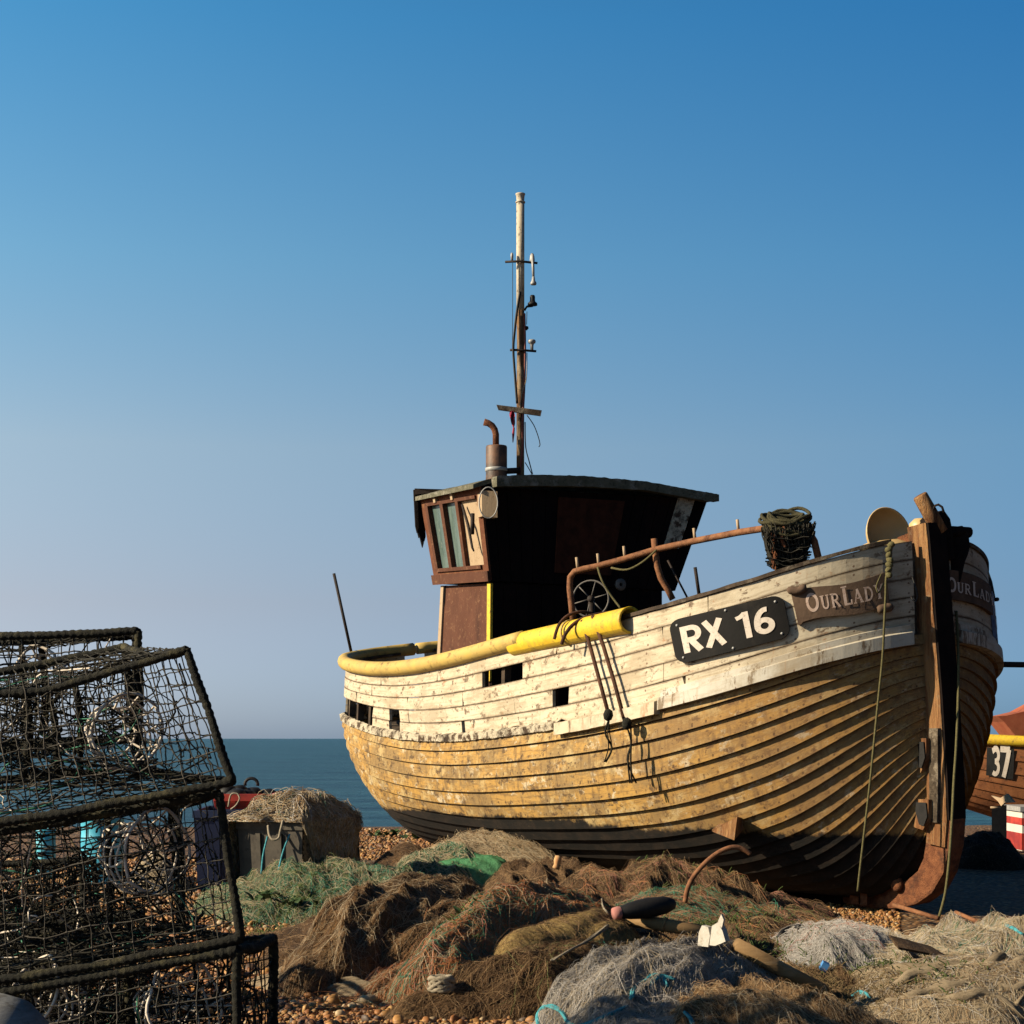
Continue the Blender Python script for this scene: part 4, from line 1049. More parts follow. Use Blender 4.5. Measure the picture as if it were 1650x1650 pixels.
def sea_mat():
    n=NT('sea_water'); co=n.mapping(scale=(.35,1.0,1))
    w=n.noise(1.1,6,.65,co,.4); w2=n.noise(.12,5,.6,n.mapping(scale=(.3,1,1)))
    w3=n.noise(.5,6,.7,n.mapping(scale=(.12,1,1)))
    col=n.mix(n.step(n.math('ADD',n.math('MULTIPLY',w2,.4),n.math('MULTIPLY',w3,.6)),.42,.58),(.008,.048,.078),(.034,.115,.155))
    h=n.math('ADD',w,n.math('MULTIPLY',w2,2.0))
    return n.done(col,.42,n.bump(h,1.0,.6),spec=.28,k=.62)
M['sea']=sea_mat()
mb=MB(); sx=[-30000,-4000,-600,-100,0,100,600,4000,30000]; sy=[27,60,150,400,1200,4000,12000,40000]
mb.grid([[(x,y,-2.6) for y in sy] for x in sx],smooth=False); o=mb.build('sea',M['sea']); o['kind']='structure'

# ------------------------------------------------------------------ heaps of net
def net_mat(name,c1,c2,c3,scale=7,stretch=(1,1,1),rot=0.0,fine=60,bump=1.0,ck=1.0):
    n=NT(name); co=n.mapping(scale=stretch,rot=(0,0,rot))
    col=n.mix(n.step(n.noise(scale,9,.75,co,.6),.36,.62),c1,c2); col=n.mix(n.step(n.noise(scale*.5,7,.7,n.mapping(scale=stretch,rot=(0,0,rot),loc=(5,2,1)),.5),.52,.66),col,c3)
    f=n.noise(fine,6,.8,co,1.2); col=n.mix(n.math('MULTIPLY',n.step(f,.49,.60),.8*ck),col,(.02,.014,.009))
    col=n.mix(n.math('MULTIPLY',n.step(n.noise(fine*1.3,5,.8,n.mapping(scale=stretch,rot=(0,0,rot),loc=(3,3,3)),1.5),.56,.64),.6*ck),col,(.40,.32,.22))
    h=n.math('ADD',n.noise(fine*.7,8,.8,co,1.0),n.math('MULTIPLY',n.noise(scale*1.5,5,.6,co),1.5))
    return n.done(col,.9,n.bump(h,bump,.03),spec=.15)
M['net_brown']=net_mat('brown_old_net',(.10,.046,.018),(.30,.17,.075),(.52,.36,.20),5,(1,.3,1),-.4)
M['net_dark']=net_mat('dark_old_net',(.035,.017,.008),(.15,.080,.034),(.33,.20,.095),6,(1,.3,1),-.6)
M['net_beige']=net_mat('beige_net',(.26,.20,.125),(.40,.32,.21),(.16,.115,.065),6,(1,.4,1),.3)
M['net_grey']=net_mat('grey_net',(.22,.20,.17),(.38,.36,.33),(.16,.13,.09),6,(1,.6,1),.3)
M['net_green']=net_mat('green_beige_net',(.13,.11,.06),(.07,.14,.075),(.20,.17,.10),7,(1,.6,1),.9)
M['net_orange']=net_mat('orange_brown_net',(.30,.13,.055),(.48,.25,.12),(.16,.15,.085),6,(1,.3,1),-.5)
M['net_black']=net_mat('shade_black_net',(.010,.007,.005),(.03,.02,.012),(.055,.036,.02),6,(1,.4,1),-.5)  # near-black net colour standing in for shade around the bow
M['cloth_sand']=net_mat('sandy_sacking',(.25,.19,.12),(.34,.265,.17),(.16,.115,.07),5,(.3,1,1),.1,60,.5,.45)
M['cloth_ochre']=net_mat('ochre_sacking',(.32,.20,.065),(.42,.29,.11),(.10,.07,.035),8,(1,1,1),.2,40,.8,.6)
M['cloth_green']=mat_rough('green_tarpaulin',(.05,.20,.08),(.09,.28,.12),(.025,.10,.045),scale=9,bump=.8,bdist=.03,rough=.6)
G='heaps of old fishing net'
SPEC=[
 ((500,1330,1500,11.2,1.9,0,.05,.5,2.6,2.2,0,0,.20),'net_dark',[('twine_brown',2600,0),('twine_tan',1300,0),('twine_orange',200,20),('twine_lime',200,30)],'fishing_net','wide flat layer of dark net spread under the humped heaps','net',(.0026,.014,.35)),
 # pl,pr,top,Y,ry,rot,fold,fdir,ff,sharp | mat | strands | name,label,cat
 ((375,712,1388,12.9,.75,0,.05,.5,4,2.4),'net_green',[('twine_green',900,30),('twine_lime',1100,0),('twine_beige',1100,0),('twine_green',300,0)],'fishing_net','fuzzy heap of green and straw coloured net in front of the grey bin','net',(.0024,.03,.3)),
 ((530,760,1418,9.95,1.05,-.36,.042,-.36,3.6,2.6),'net_brown',[('twine_brown',900,0),('twine_tan',600,0),('twine_beige',350,0)],'fishing_net','brown matted net heap with a pale sunlit edge, left of the orange strands','net',(.0022,.012,.35)),
 ((690,985,1432,9.95,.95,-.5,.045,-.5,3.4,2.4),'net_brown',[('twine_brown',800,0),('twine_tan',600,0),('twine_beige',200,0),('twine_orange',200,20)],'fishing_net','dark brown humped net heap behind the orange and green twine','net',(.0022,.014,.35)),
 ((735,945,1432,9.35,.85,-.5,.035,-.5,4,2.2),'net_orange',[('twine_orange',2600,26),('twine_green',1900,60),('twine_tan',600,0),('twine_beige',900,0),('twine_orange',900,0),('twine_pink',500,0)],'fishing_net','net heap with orange and green twine streaming down it','net',(.0023,.018,.4)),
 ((590,800,1535,9.05,.42,-.5,.045,-.6,5,1.8),'net_orange',[('twine_tan',700,0),('twine_beige',900,0),('twine_orange',900,25),('twine_pink',500,30)],'fishing_net','thin pinkish net spread over the shingle below the brown heap','net',(.0021,.014,.35)),
 ((435,680,1512,9.2,.42,.1,.05,1.25,7,1.8,0,0,.10),'cloth_sand',[('twine_brown',150,0)],'sacking','creased grey brown sacking lying on the shingle beside the bottom pot','sacking',(.0022,.008,.3)),
 ((850,985,1468,9.2,.62,-.65,.045,-.65,3.5,2.6),'cloth_ochre',[('twine_brown',350,0),('twine_tan',100,0)],'sacking','ochre sacking bundle with black folded edges beside the orange net','sacking',(.0022,.01,.3)),
 ((770,1000,1520,8.7,.80,-.75,.04,-.75,4,2.2),'net_dark',[('twine_brown',1300,0),('twine_tan',900,0),('twine_lime',120,25),('twine_green',50,20)],'fishing_net','long dark brown net drape with mossy streaks in the foreground','net',(.0021,.014,.35)),
 ((960,1225,1526,7.8,.66,-.6,.045,-.6,4,2.2),'net_grey',[('twine_grey',2600,0),('twine_beige',700,0)],'fishing_net','pale grey monofilament net under the turquoise rope','net',(.0017,.016,.35)),
 ((1040,1440,1594,7.35,.42,0,.04,.4,5,2.2),'net_brown',[('twine_tan',1500,0),('twine_brown',700,0),('twine_beige',300,0)],'fishing_net','coarse brown net tangled with dry grass at the front edge','net',(.0019,.025,.2)),
 ((1230,1455,1500,9.7,.55,-.15,.04,.3,4,2.4),'net_grey',[('twine_grey',2600,0),('twine_pink',150,40)],'fishing_net','bluish grey monofilament net heap in front of the forefoot','net',(.0019,.02,.35)),
 ((1400,1760,1492,9.6,.80,-.1,.07,.2,3,2.0),'net_beige',[('twine_beige',2200,0),('twine_grey',700,0),('twine_green',220,30)],'fishing_net','wide straw coloured net spread right of the forefoot','net',(.0022,.02,.4)),
 ((1395,1760,1552,8.2,.60,-.12,.060,1.50,6,1.9,0,0,.20),'cloth_sand',[('twine_brown',500,0),('twine_tan',700,0),('twine_beige',1300,0),('twine_grey',300,0)],'sacking','sandy coloured netting and sacking in long folds at the right front','sacking',(.0022,.01,.3)),
 ((1190,1400,1565,8.3,.40,.1,.05,.8,4,2.0),'net_dark',[('twine_brown',500,0),('twine_tan',500,0)],'fishing_net','low dark net around the tilted wooden pole end','net',(.002,.02,.25)),
 ((755,1030,1385,13.4,.55,.1,.06,.4,3.4,2.4),'net_dark',[('twine_brown',700,0),('twine_tan',250,0)],'fishing_net','dark brown net heap with a tiny orange float on top','net',(.003,.012,.4)),
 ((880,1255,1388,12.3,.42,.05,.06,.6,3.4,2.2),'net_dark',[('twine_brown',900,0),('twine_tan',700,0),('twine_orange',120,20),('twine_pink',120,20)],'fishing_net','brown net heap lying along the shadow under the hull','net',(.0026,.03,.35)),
 ((950,1230,1445,11.2,.60,.1,.05,.8,4,2.0),'net_brown',[('twine_brown',700,0),('twine_tan',600,0),('twine_green',1100,70),('twine_pink',300,20)],'fishing_net','low brown net with emerald twine behind the black float','net',(.0023,.02,.35)),
 ((985,1260,1498,9.75,.45,.2,.05,.3,4,2.0),'net_dark',[('twine_brown',500,0),('twine_tan',350,0)],'fishing_net','dark red brown net under the wooden pole','net',(.0022,.012,.3)),
 ((695,925,1343,15.9,.60,.0,.05,.8,4,2.2),'net_beige',[('twine_beige',1500,0),('twine_tan',1500,0),('twine_brown',300,0)],'fishing_net','fuzzy beige net heap against the underside of the stern','net',(.0032,.05,.4)),
 ((588,705,1364,15.2,.45,.0,.03,.8,4,2.4),'net_dark',[('twine_brown',300,0)],'fishing_net','small smooth dark grey net mound beside the green cloth','net',(.003,.008,.4)),
 ((628,812,1366,14.4,.45,.0,.05,.8,5,2.2),'net_green',[('twine_green',400,40),('twine_beige',600,0),('twine_lime',300,0)],'fishing_net','greenish net mound under the bright green cloth','net',(.003,.02,.3)),
 ((1195,1345,1440,12.75,.30,.1,.03,.4,4,2.2),'net_black',[('twine_brown',300,0),('twine_pink',60,20)],'fishing_net','added near-black net standing in for the shadow under the bow','net',(.0024,.014,.3)),  # heap added to darken the ground below the bow
 ((1535,1640,1338,17.5,.45,0,.03,.4,4,2.2),'net_black',[('twine_brown',150,0)],'fishing_net','added black net heap darkening the shade behind the port bow','net',(.0024,.014,.3)),  # heap added to blacken the ground behind the bow
 ((200,285,1372,14.9,.35,.0,.03,.8,4,2.2),'net_beige',[('twine_beige',500,0)],'fishing_net','pale net bundle on the shingle seen through the pots','net',(.003,.02,.3)),
]
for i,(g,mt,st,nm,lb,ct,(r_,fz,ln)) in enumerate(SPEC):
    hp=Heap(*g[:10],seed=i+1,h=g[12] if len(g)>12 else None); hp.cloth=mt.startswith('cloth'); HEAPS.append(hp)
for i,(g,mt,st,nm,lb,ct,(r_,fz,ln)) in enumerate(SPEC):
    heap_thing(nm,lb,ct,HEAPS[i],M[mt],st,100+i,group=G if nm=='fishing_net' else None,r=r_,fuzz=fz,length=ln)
# bright green cloth on its mound
hp=Heap(690,812,1366,14.3,.36,0,.022,.9,6,4.0,40,0,.33)
heap_thing('green_cloth','bright green cloth crumpled on the net below the stern','cloth',hp,M['cloth_green'],[],301,res=.02)

# ------------------------------------------------------------------ pebbles and stones
def ico():
    t=(1+5**.5)/2; v=[(-1,t,0),(1,t,0),(-1,-t,0),(1,-t,0),(0,-1,t),(0,1,t),(0,-1,-t),(0,1,-t),(t,0,-1),(t,0,1),(-t,0,-1),(-t,0,1)]
    f=[(0,11,5),(0,5,1),(0,1,7),(0,7,10),(0,10,11),(1,5,9),(5,11,4),(11,10,2),(10,7,6),(7,1,8),(3,9,4),(3,4,2),(3,2,6),(3,6,8),(3,8,9),(4,9,5),(2,4,11),(6,2,10),(8,6,7),(9,8,1)]
    v=[np.array(p)/np.linalg.norm(p) for p in v]; mid={};nf=[]
    def m(a,b):
        k=(min(a,b),max(a,b))
        if k not in mid: q=v[a]+v[b]; v.append(q/np.linalg.norm(q)); mid[k]=len(v)-1
        return mid[k]
    for a,b,c in f:
        x,y,z=m(a,b),m(b,c),m(c,a); nf+=[(a,x,z),(b,y,x),(c,z,y),(x,y,z)]
    return np.array(v),np.array(nf)
IV,IF=ico()
def pebble_field(n_try,ypx0,ypx1,px0,px1,size,seed):
    rng=np.random.default_rng(seed); out=[]
    for _ in range(n_try):
        # even over the ground between two distances
        Y0=F*CZ/(ypx1-1190); Y1=F*CZ/(ypx0-1190)
        Y=math.sqrt(rng.uniform(Y0*Y0,Y1*Y1)); px=rng.uniform(px0,px1); x=(px-825)/F*Y
        z=gbase(x,Y)
        if heapz(x,Y)>z+.03: continue
        out.append((x,Y,z,size*math.exp(rng.normal(0,.42))))
    return out
pb_=pebble_field(34000,1515,1680,380,1250,.0098,1)+pebble_field(9000,1450,1560,1180,1450,.008,4)+pebble_field(24000,1385,1640,-60,520,.012,2)+pebble_field(9000,1336,1385,540,760,.011,3)
n_=len(pb_); rng=np.random.default_rng(5); pa=np.array(pb_)
sc_=np.stack([pa[:,3]*rng.uniform(.8,1.4,n_),pa[:,3]*rng.uniform(.7,1.2,n_),pa[:,3]*rng.uniform(.45,.8,n_)],1)
q=rng.normal(size=(n_,4)); q[:,1:3]*=.35; q/=np.linalg.norm(q,axis=1,keepdims=True); w,x,y,z=q.T
R=np.stack([np.stack([1-2*(y*y+z*z),2*(x*y-z*w),2*(x*z+y*w)],1),np.stack([2*(x*y+z*w),1-2*(x*x+z*z),2*(y*z-x*w)],1),np.stack([2*(x*z-y*w),2*(y*z+x*w),1-2*(x*x+y*y)],1)],1)
base=IV[None]*(1+.10*rng.normal(size=(n_,len(IV),1))*.6)
V=np.einsum('nij,nkj->nki',R,base*sc_[:,None,:])+np.stack([pa[:,0],pa[:,1],pa[:,2]+sc_[:,2]*rng.uniform(.2,1.0,n_)],1)[:,None,:]
PALETTE=np.array([(.36,.15,.04),(.44,.22,.06),(.28,.11,.03),(.48,.28,.10),(.18,.08,.03),(.54,.40,.23),(.12,.09,.07),(.40,.19,.06),(.07,.04,.022)])
ci=rng.choice(len(PALETTE),n_,p=[.2,.2,.14,.12,.1,.06,.06,.08,.04]); cc=PALETTE[ci]*rng.uniform(.7,1.15,(n_,1))
cols=np.concatenate([np.repeat(cc,len(IV),0),np.ones((n_*len(IV),1))],1)
def pebble_mat():
    n=NT('flint_pebbles'); a=n.n.new('ShaderNodeAttribute'); a.attribute_name='tint'
    f=n.noise(60,5,.7); col=n.mix(n.math('MULTIPLY',n.step(f,.4,.7),.5),a.outputs['Color'],(.12,.06,.03))
    return n.done(col,.6,n.bump(n.noise(150,4,.6),.15,.002),spec=.3)
M['pebble']=pebble_mat()
FQ=(IF[None]+np.arange(n_)[:,None,None]*len(IV)).reshape(-1,3)
pe=np_mesh('pebbles',V.reshape(-1,3),FQ,M['pebble'],None,'stuff',True,cols); tag(pe,'loose orange brown flint pebbles lying over the beach','pebbles',kind='stuff')
M['stone']=mat_rough('grey_stone',(.10,.085,.065),(.20,.17,.13),(.05,.045,.03),scale=12,bump=.8,bdist=.02)
def stone(px,py,w,h,d,label,seed):
    Y=F*CZ/(py-1190); x=(px-825)/F*Y; rng=np.random.default_rng(seed); k=Y/F
    v=IV*np.array([w*k/2,d,h*k/2*1.2])*(1+.16*rng.normal(size=(len(IV),1))); v=v+np.array([x,Y,gbase(x,Y)+h*k*.42])
    o=np_mesh('stone',v,IF,M['stone'],smooth=False); tag(o,label,'stone')
stone(697,1612,44,30,.07,'squarish dark grey stone on the pebbles near the knotted rope',1)
stone(640,1612,40,18,.06,'flat tan stone half sunk in the pebbles',2)
stone(1010,1652,30,16,.05,'small stone at the foot of the dark net drape',6)

# ------------------------------------------------------------------ grass and plants
M['grass']=mat_rough('short_green_grass',(.05,.09,.02),(.10,.13,.03),(.20,.17,.07),scale=3,bump=0,rough=.7)
M['grass_dry']=mat_rough('dry_grass',(.24,.17,.08),(.16,.11,.05),scale=3,bump=0,rough=.8)
M['leaf']=mat_rough('dark_leaf',(.03,.06,.018),(.055,.095,.025),scale=12,bump=.2,rough=.6)
def blades(spots,seed,hmul=1.0,rad=.0028):
    rng=np.random.default_rng(seed); paths=[];rr=[]
    for px,py,wpx,n,h in spots:
        Y=F*CZ/(py-1190)
        for _ in range(n):
            pp=px+rng.normal(0,wpx/2); y=Y+rng.normal(0,.16); x=(pp-825)/F*Y; z=heapz(x,y)-.01
            a=rng.uniform(0,2*PI); hh=h*rng.uniform(.4,1.2)*hmul; le=rng.uniform(.15,.8)*hh; row=[]
            for s in range(6):
                t=s/5; row.append((x+math.cos(a)*le*t*t,y+math.sin(a)*le*t*t,z+hh*(t-.25*t*t)))
            paths.append(row); rr.append(rad*rng.uniform(.6,1.3)*max(1,Y/10))
    return strand_arrays(np.array(paths),np.array(rr))
V,Q=blades([(470,1490,70,500,.05),(440,1510,40,200,.05),(520,1478,60,200,.05),(600,1455,70,150,.05),(745,1590,30,220,.06),(1150,1545,70,450,.07),(1120,1500,60,250,.08),(1340,1603,120,1300,.06),(1230,1575,80,300,.055),(1390,1605,40,150,.05),(1230,1520,70,250,.05),(1180,1478,60,200,.09),(660,1470,60,160,.04),(1500,1642,60,300,.05),(820,1420,80,150,.05),(1060,1480,60,180,.07),(730,1440,60,150,.04)],11)
g=np_mesh('grass',V,Q,M['grass'],None,'stuff'); tag(g,'short green grass growing between the nets','grass',kind='stuff')
V,Q=blades([(1150,1640,180,1300,.06),(1320,1640,130,900,.06),(1420,1648,80,500,.05),(1250,1560,120,450,.05),(880,1640,120,250,.04),(1100,1600,80,250,.05)],12,rad=.0018)
g=np_mesh('dry_grass',V,Q,M['grass_dry'],None,'stuff'); tag(g,'dry brown grass stalks along the front edge','grass',kind='stuff')
def leafy(px,py,label,size,nl,seed,Y=None):
    Y=Y or F*CZ/(py-1190); x=(px-825)/F*Y; z=heapz(x,Y); rng=random.Random(seed); root=thing('sea_kale',label,'plant',(x,Y,z),'low green plants on the shingle')
    for k in range(nl):
        mb=MB(); a=rng.uniform(0,2*PI); L=size*rng.uniform(.6,1.15); el=rng.uniform(.35,1.25); rows=[]
        sx_,sy_=rng.gauss(0,size*.55),rng.gauss(0,size*.3)
        for s in range(6):
            t=s/5; wd=L*.2*math.sin(PI*min(1,t*.92+.08))**.7*(1 if s<5 else .1); c=Vector((x+sx_+math.cos(a)*L*t*math.cos(el*(1-.4*t)),Y+sy_+math.sin(a)*L*t*math.cos(el*(1-.4*t)),z+L*t*math.sin(el)*(1-.35*t)))
            s_=Vector((-math.sin(a),math.cos(a),0)); rows.append([c-s_*wd+Vector((0,0,.2*wd)),c,c+s_*wd+Vector((0,0,.2*wd))])
        mb.grid(rows); mb.build('leaf',M['leaf'],root)
leafy(425,1486,'dark leafy plant with broad upright leaves beside the pots',.13,16,1)
leafy(480,1492,'low spreading leafy plant between the pots and the brown net',.09,18,2)
leafy(622,1345,'low dark green plant patch on the beach crest left of the hull',.16,26,3,Y=23.0)
leafy(672,1348,'small green plant patch on the beach crest touching the hull outline',.14,20,4,Y=22.3)
leafy(752,1592,'small green plant in front of the orange net',.07,18,5)
# ------------------------------------------------------------------ lobster pots
def surfY(x,y):
    """distance at which the pixel ray meets the heaps"""
    for Y in np.arange(6.6,15,.03):
        p=P(x,y,Y)
        if p.z<=heapz(p.x,p.y)+.012: return Y-.01
    return 15

def cr(pts,sub=6):
    pts=[np.array(p) for p in pts]; q=[]
    for i in range(len(pts)-1):
        p0=pts[max(0,i-1)];p1=pts[i];p2=pts[i+1];p3=pts[min(len(pts)-1,i+2)]
        for s in np.linspace(0,1,sub,endpoint=False):
            q.append(.5*((2*p1)+(-p0+p2)*s+(2*p0-5*p1+4*p2-p3)*s*s+(-p0+3*p1-3*p2+p3)*s**3))
    q.append(pts[-1]); return [Vector(k) for k in q]
def rope_bar(pts,r,seed,mb):
    """bar bound with rope: many rings of uneven radius"""
    q=cr(pts,8) if len(pts)>2 else [Vector(pts[0]),Vector(pts[1])]
    L=sum((b-a).length for a,b in zip(q[:-1],q[1:])); n=max(8,int(L/.0085)); d=[0]
    for a,b in zip(q[:-1],q[1:]): d.append(d[-1]+(b-a).length)
    arr=np.array([tuple(k) for k in q]); s=np.linspace(0,d[-1],n); P_=[Vector([float(np.interp(t,d,arr[:,k])) for k in range(3)]) for t in s]
    rr=[]
    for i in range(n):
        w=.80+.26*abs(math.sin(i*PI/3.0+.5*math.sin(i*.21+seed)))+.22*mnoise.noise(Vector((i*.06,seed*3.1,0)))+.10*mnoise.noise(Vector((i*.7,seed,2)))
        w*=1+.25*max(0,mnoise.noise(Vector((i*.018,seed*1.7,4))))
        rr.append(r*w)
        P_[i]=P_[i]+Vector((mnoise.noise(Vector((i*.05,seed,7))),0,mnoise.noise(Vector((i*.05,seed,9)))))*.006
    mb.tube(P_,rr,8)
def net_panel(c,nu,nv,seed,r,sag=.02,name='net_panel',mat='twine_dark',parent=None,jit=.0055):
    """c: four corners; mesh of twine with knots pulled out of line"""
    rng=np.random.default_rng(seed); c=[np.array(k) for k in c]
    nrm=np.cross(c[1]-c[0],c[3]-c[0]); nrm=nrm/np.linalg.norm(nrm)
    g=np.zeros((nu+1,nv+1,3))
    for i in range(nu+1):
        for j in range(nv+1):
            u,v=i/nu,j/nv; p=(c[0]*(1-u)+c[1]*u)*(1-v)+(c[3]*(1-u)+c[2]*u)*v
            e=math.sin(PI*u)*math.sin(PI*v); g[i,j]=p+nrm*sag*e+rng.normal(0,jit,3)*min(1,e*3)+np.array([0,0,-.030*math.sin(PI*u)*(1 if 0<v<1 else 0)-.02*math.sin(3*PI*u+seed)*(1 if 0<v<1 else 0)*.5])
    def up(a):  # three in-between points with a little slack
        o=[]
        for k in range(len(a)-1):
            for s in (0,.33,.66): o.append(a[k]*(1-s)+a[k+1]*s+(rng.normal(0,jit*.35,3) if s else 0))
        o.append(a[-1]); return np.array(o)
    A1=np.array([up(g[i]) for i in range(nu+1)]); A2=np.array([up(g[:,j]) for j in range(nv+1)])
    V1,Q1=strand_arrays(A1,r*rng.uniform(.55,1.15,len(A1)),5); V2,Q2=strand_arrays(A2,r*rng.uniform(.55,1.15,len(A2)),5)
    kn=g.reshape(-1,3); n=len(kn); VK=(IV[None,:12]*r*1.9+kn[:,None]).reshape(-1,3)
    f0=np.array([(0,11,5),(0,5,1),(0,1,7),(0,7,10),(0,10,11),(1,5,9),(5,11,4),(11,10,2),(10,7,6),(7,1,8),(3,9,4),(3,4,2),(3,2,6),(3,6,8),(3,8,9),(4,9,5),(2,4,11),(6,2,10),(8,6,7),(9,8,1)])
    FK=(f0[None]+np.arange(n)[:,None,None]*12).reshape(-1,3)
    tri=lambda Q:np.concatenate([Q[:,[0,1,2]],Q[:,[0,2,3]]])
    V=np.concatenate([V1,V2,VK]); T=np.concatenate([tri(Q1),tri(Q2)+len(V1),FK+len(V1)+len(V2)])
    return np_mesh(name,V,T,M[mat],parent)
def funnel(c,axis,r0,r1,L,parent,seed,mat='twine_white',nr=5,nl=12,rt=.0042):
    """entrance eye: hoops joined by strings"""
    rng=np.random.default_rng(seed); axis=Vector(axis).normalized(); u=axis.orthogonal().normalized(); w=axis.cross(u); c=Vector(c); mb=MB(); G=[]
    for k in range(nr):
        t=k/(nr-1); r=lerp(r0,r1,t); row=[]
        for a in np.linspace(0,2*PI,nl+1)[:-1]:
            rr=r*(1+rng.normal(0,.05)); row.append(c+axis*(L*t+rng.normal(0,.006))+u*(rr*math.cos(a))+w*(rr*math.sin(a))+Vector((0,0,-.03*math.sin(PI*t))))
        G.append(row)
    for row in G: mb.tube(cr(row+[row[0]],3),rt*(1.4 if row is G[0] else 1),5)
    for i in range(nl): mb.tube(cr([r[i] for r in G],3),rt,5)
    return mb.build('entrance_funnel',M[mat],parent)
def pot(label,c,seed,funnels=(),extra_top=None,r=.0155,mesh=(20,8),posts=(),twine=.0026,tangle=150,light=True):
    """c: nBL nBR fBR fBL nTL nTR fTR fTL"""
    ctr=sum(c,Vector((0,0,0)))/8; root=thing('lobster_pot',label,'lobster pot',Vector((ctr.x,ctr.y,min(p.z for p in c))),'lobster pots piled at the left')
    E=[(0,1),(1,2),(2,3),(3,0),(4,5),(5,6),(6,7),(7,4),(0,4),(1,5),(2,6),(3,7)]
    for k,(a,b) in enumerate(E):
        mb=MB(); pts=[c[a],c[b]]
        if extra_top and k in extra_top: pts=[c[a]]+extra_top[k]+[c[b]]
        else:
            m=(c[a]+c[b])/2+Vector((0,0,-.012 if abs(c[a].z-c[b].z)<.25 else 0)); pts=[c[a],m,c[b]]
        rope_bar(pts,r,seed*13+k,mb); mb.build('frame_bar',M['rope_dark'],root)
    for k,(a,b) in enumerate(posts):
        mb=MB(); rope_bar([a,(a+b)/2+Vector((.01,0,0)),b],r*.85,seed*17+k,mb); mb.build('frame_bar',M['rope_dark'],root)
    nu,nv=mesh; nd=max(6,int(nu*.42))
    for k,(q,a,b) in enumerate([((0,1,5,4),nu,nv),((3,2,6,7),nu,nv),((1,2,6,5),nd,nv),((0,3,7,4),nd,nv),((4,5,6,7),nu,nd),((0,1,2,3),nu,nd)]):
        net_panel([c[i] for i in q],a,b,seed*31+k,twine,.02 if k<4 else -.02,parent=root,mat='twine_mid' if (k==0 and light) else 'twine_dark')  # front panel takes the paler, sunlit copy of the twine
    rng=np.random.default_rng(seed+900); paths=[]
    for q in range(tangle):
        q_=np.array([rng.random(),rng.random(),rng.random()**1.7*.85]); d=rng.normal(size=3)*np.array([.03,.06,.05]); row=[]
        for s_ in range(9):
            u,v,w_=np.clip(q_,.03,.97); p=lerp(lerp(lerp(c[0],c[1],u),lerp(c[3],c[2],u),v),lerp(lerp(c[4],c[5],u),lerp(c[7],c[6],u),v),w_); row.append(tuple(p)); q_=q_+d; d=d*.9+rng.normal(size=3)*np.array([.012,.03,.03])
        paths.append(row)
    if paths:
        V_,Q_=strand_arrays(np.array(paths),rng.uniform(.0015,.0045,len(paths)),4); np_mesh('tangled_twine',V_,Q_,None,root,'stuff',mats=[M['twine_dark'],M['rope_dark'],M['twine_green'],M['twine_white']],mi=np.repeat(rng.choice(4,len(paths),p=[.53,.38,.05,.04]),8*4))
    for k,(cc,ax,r0,r1,L) in enumerate(funnels): funnel(cc,ax,r0,r1,L,root,seed*7+k)
    return root
# second from the top, leaning, its right end against the sky
c=[P(-190,1352,5.85),P(375,1259,5.85),P(226,1238,6.45),P(-190,1262,6.45),P(-190,1122,5.9),P(300,1047,5.9),P(200,1042,6.45),P(-190,1112,6.45)]
pot('leaning net lobster pot with white twine funnel, its slanted end against the sea',c,1,[(P(205,1175,6.0),(-.25,.3,.02),.135,.075,.16)],{4:[P(40,1116,5.9),P(130,1097,5.9)],5:[P(243,1058,6.15)]},
    posts=[(P(80,1125,6.2),P(92,1255,6.2)),(P(45,1120,6.3),P(38,1250,6.3)),(P(120,1100,6.4),P(130,1240,6.4))],mesh=(24,8),tangle=230)
# topmost, behind
c=[P(-190,1215,6.5),P(224,1190,6.5),P(216,1190,6.70),P(-190,1205,6.70),P(-190,1022,6.5),P(222,1017,6.5),P(218,1024,6.70),P(-190,1034,6.70)]
pot('topmost lobster pot with a thick mossy rope bar along its upper edge',c,2,[(P(60,1085,6.55),(.1,.4,0),.10,.06,.15)],posts=[(P(33,1030,6.6),P(36,1180,6.6)),(P(66,1030,6.62),P(70,1180,6.72))],mesh=(20,7))
# middle
c=[P(-190,1606,5.9),P(388,1512,5.9),P(292,1492,6.5),P(-190,1540,6.5),P(-190,1366,5.9),P(352,1277,5.9),P(276,1296,6.5),P(-190,1345,6.5)]
pot('square netted lobster pot in the middle of the stack, turquoise drum showing through',c,3,[(P(252,1372,6.02),(-.5,.35,.0),.15,.10,.18)],posts=[(P(172,1310,6.3),P(176,1525,6.3)),(P(285,1300,6.45),P(293,1490,6.45))],mesh=(17,7),tangle=380)
# bottom
b=lambda p:Vector((p.x,p.y,.03))
t_=[P(-190,1625,5.9),P(382,1531,5.9),P(440,1512,6.4),P(-120,1570,6.45)]
c=[b(p) for p in t_]+t_
pot('bottom lobster pot of the stack, dark square end in front of the pebbles',c,4,[(P(300,1620,6.0),(-.4,.4,-.1),.15,.09,.2),(P(55,1600,6.0),(.3,.4,-.2),.12,.07,.18)],posts=[(P(205,1560,6.2),b(P(205,1560,6.2)))],mesh=(18,8),r=.018,tangle=600)
c=[P(-230,1760,7.0),P(215,1700,7.0),P(235,1680,7.6),P(-200,1700,7.6),P(-230,1500,7.0),P(205,1478,7.0),P(228,1470,7.6),P(-200,1490,7.6)]
c=[Vector((p.x,p.y,max(.04,p.z))) for p in c]
pot('dark lobster pot on the ground behind the stack, seen through its netting',c,5,posts=[(P(60,1480,7.2),b(P(60,1480,7.2)))],mesh=(26,9),tangle=700,light=False)
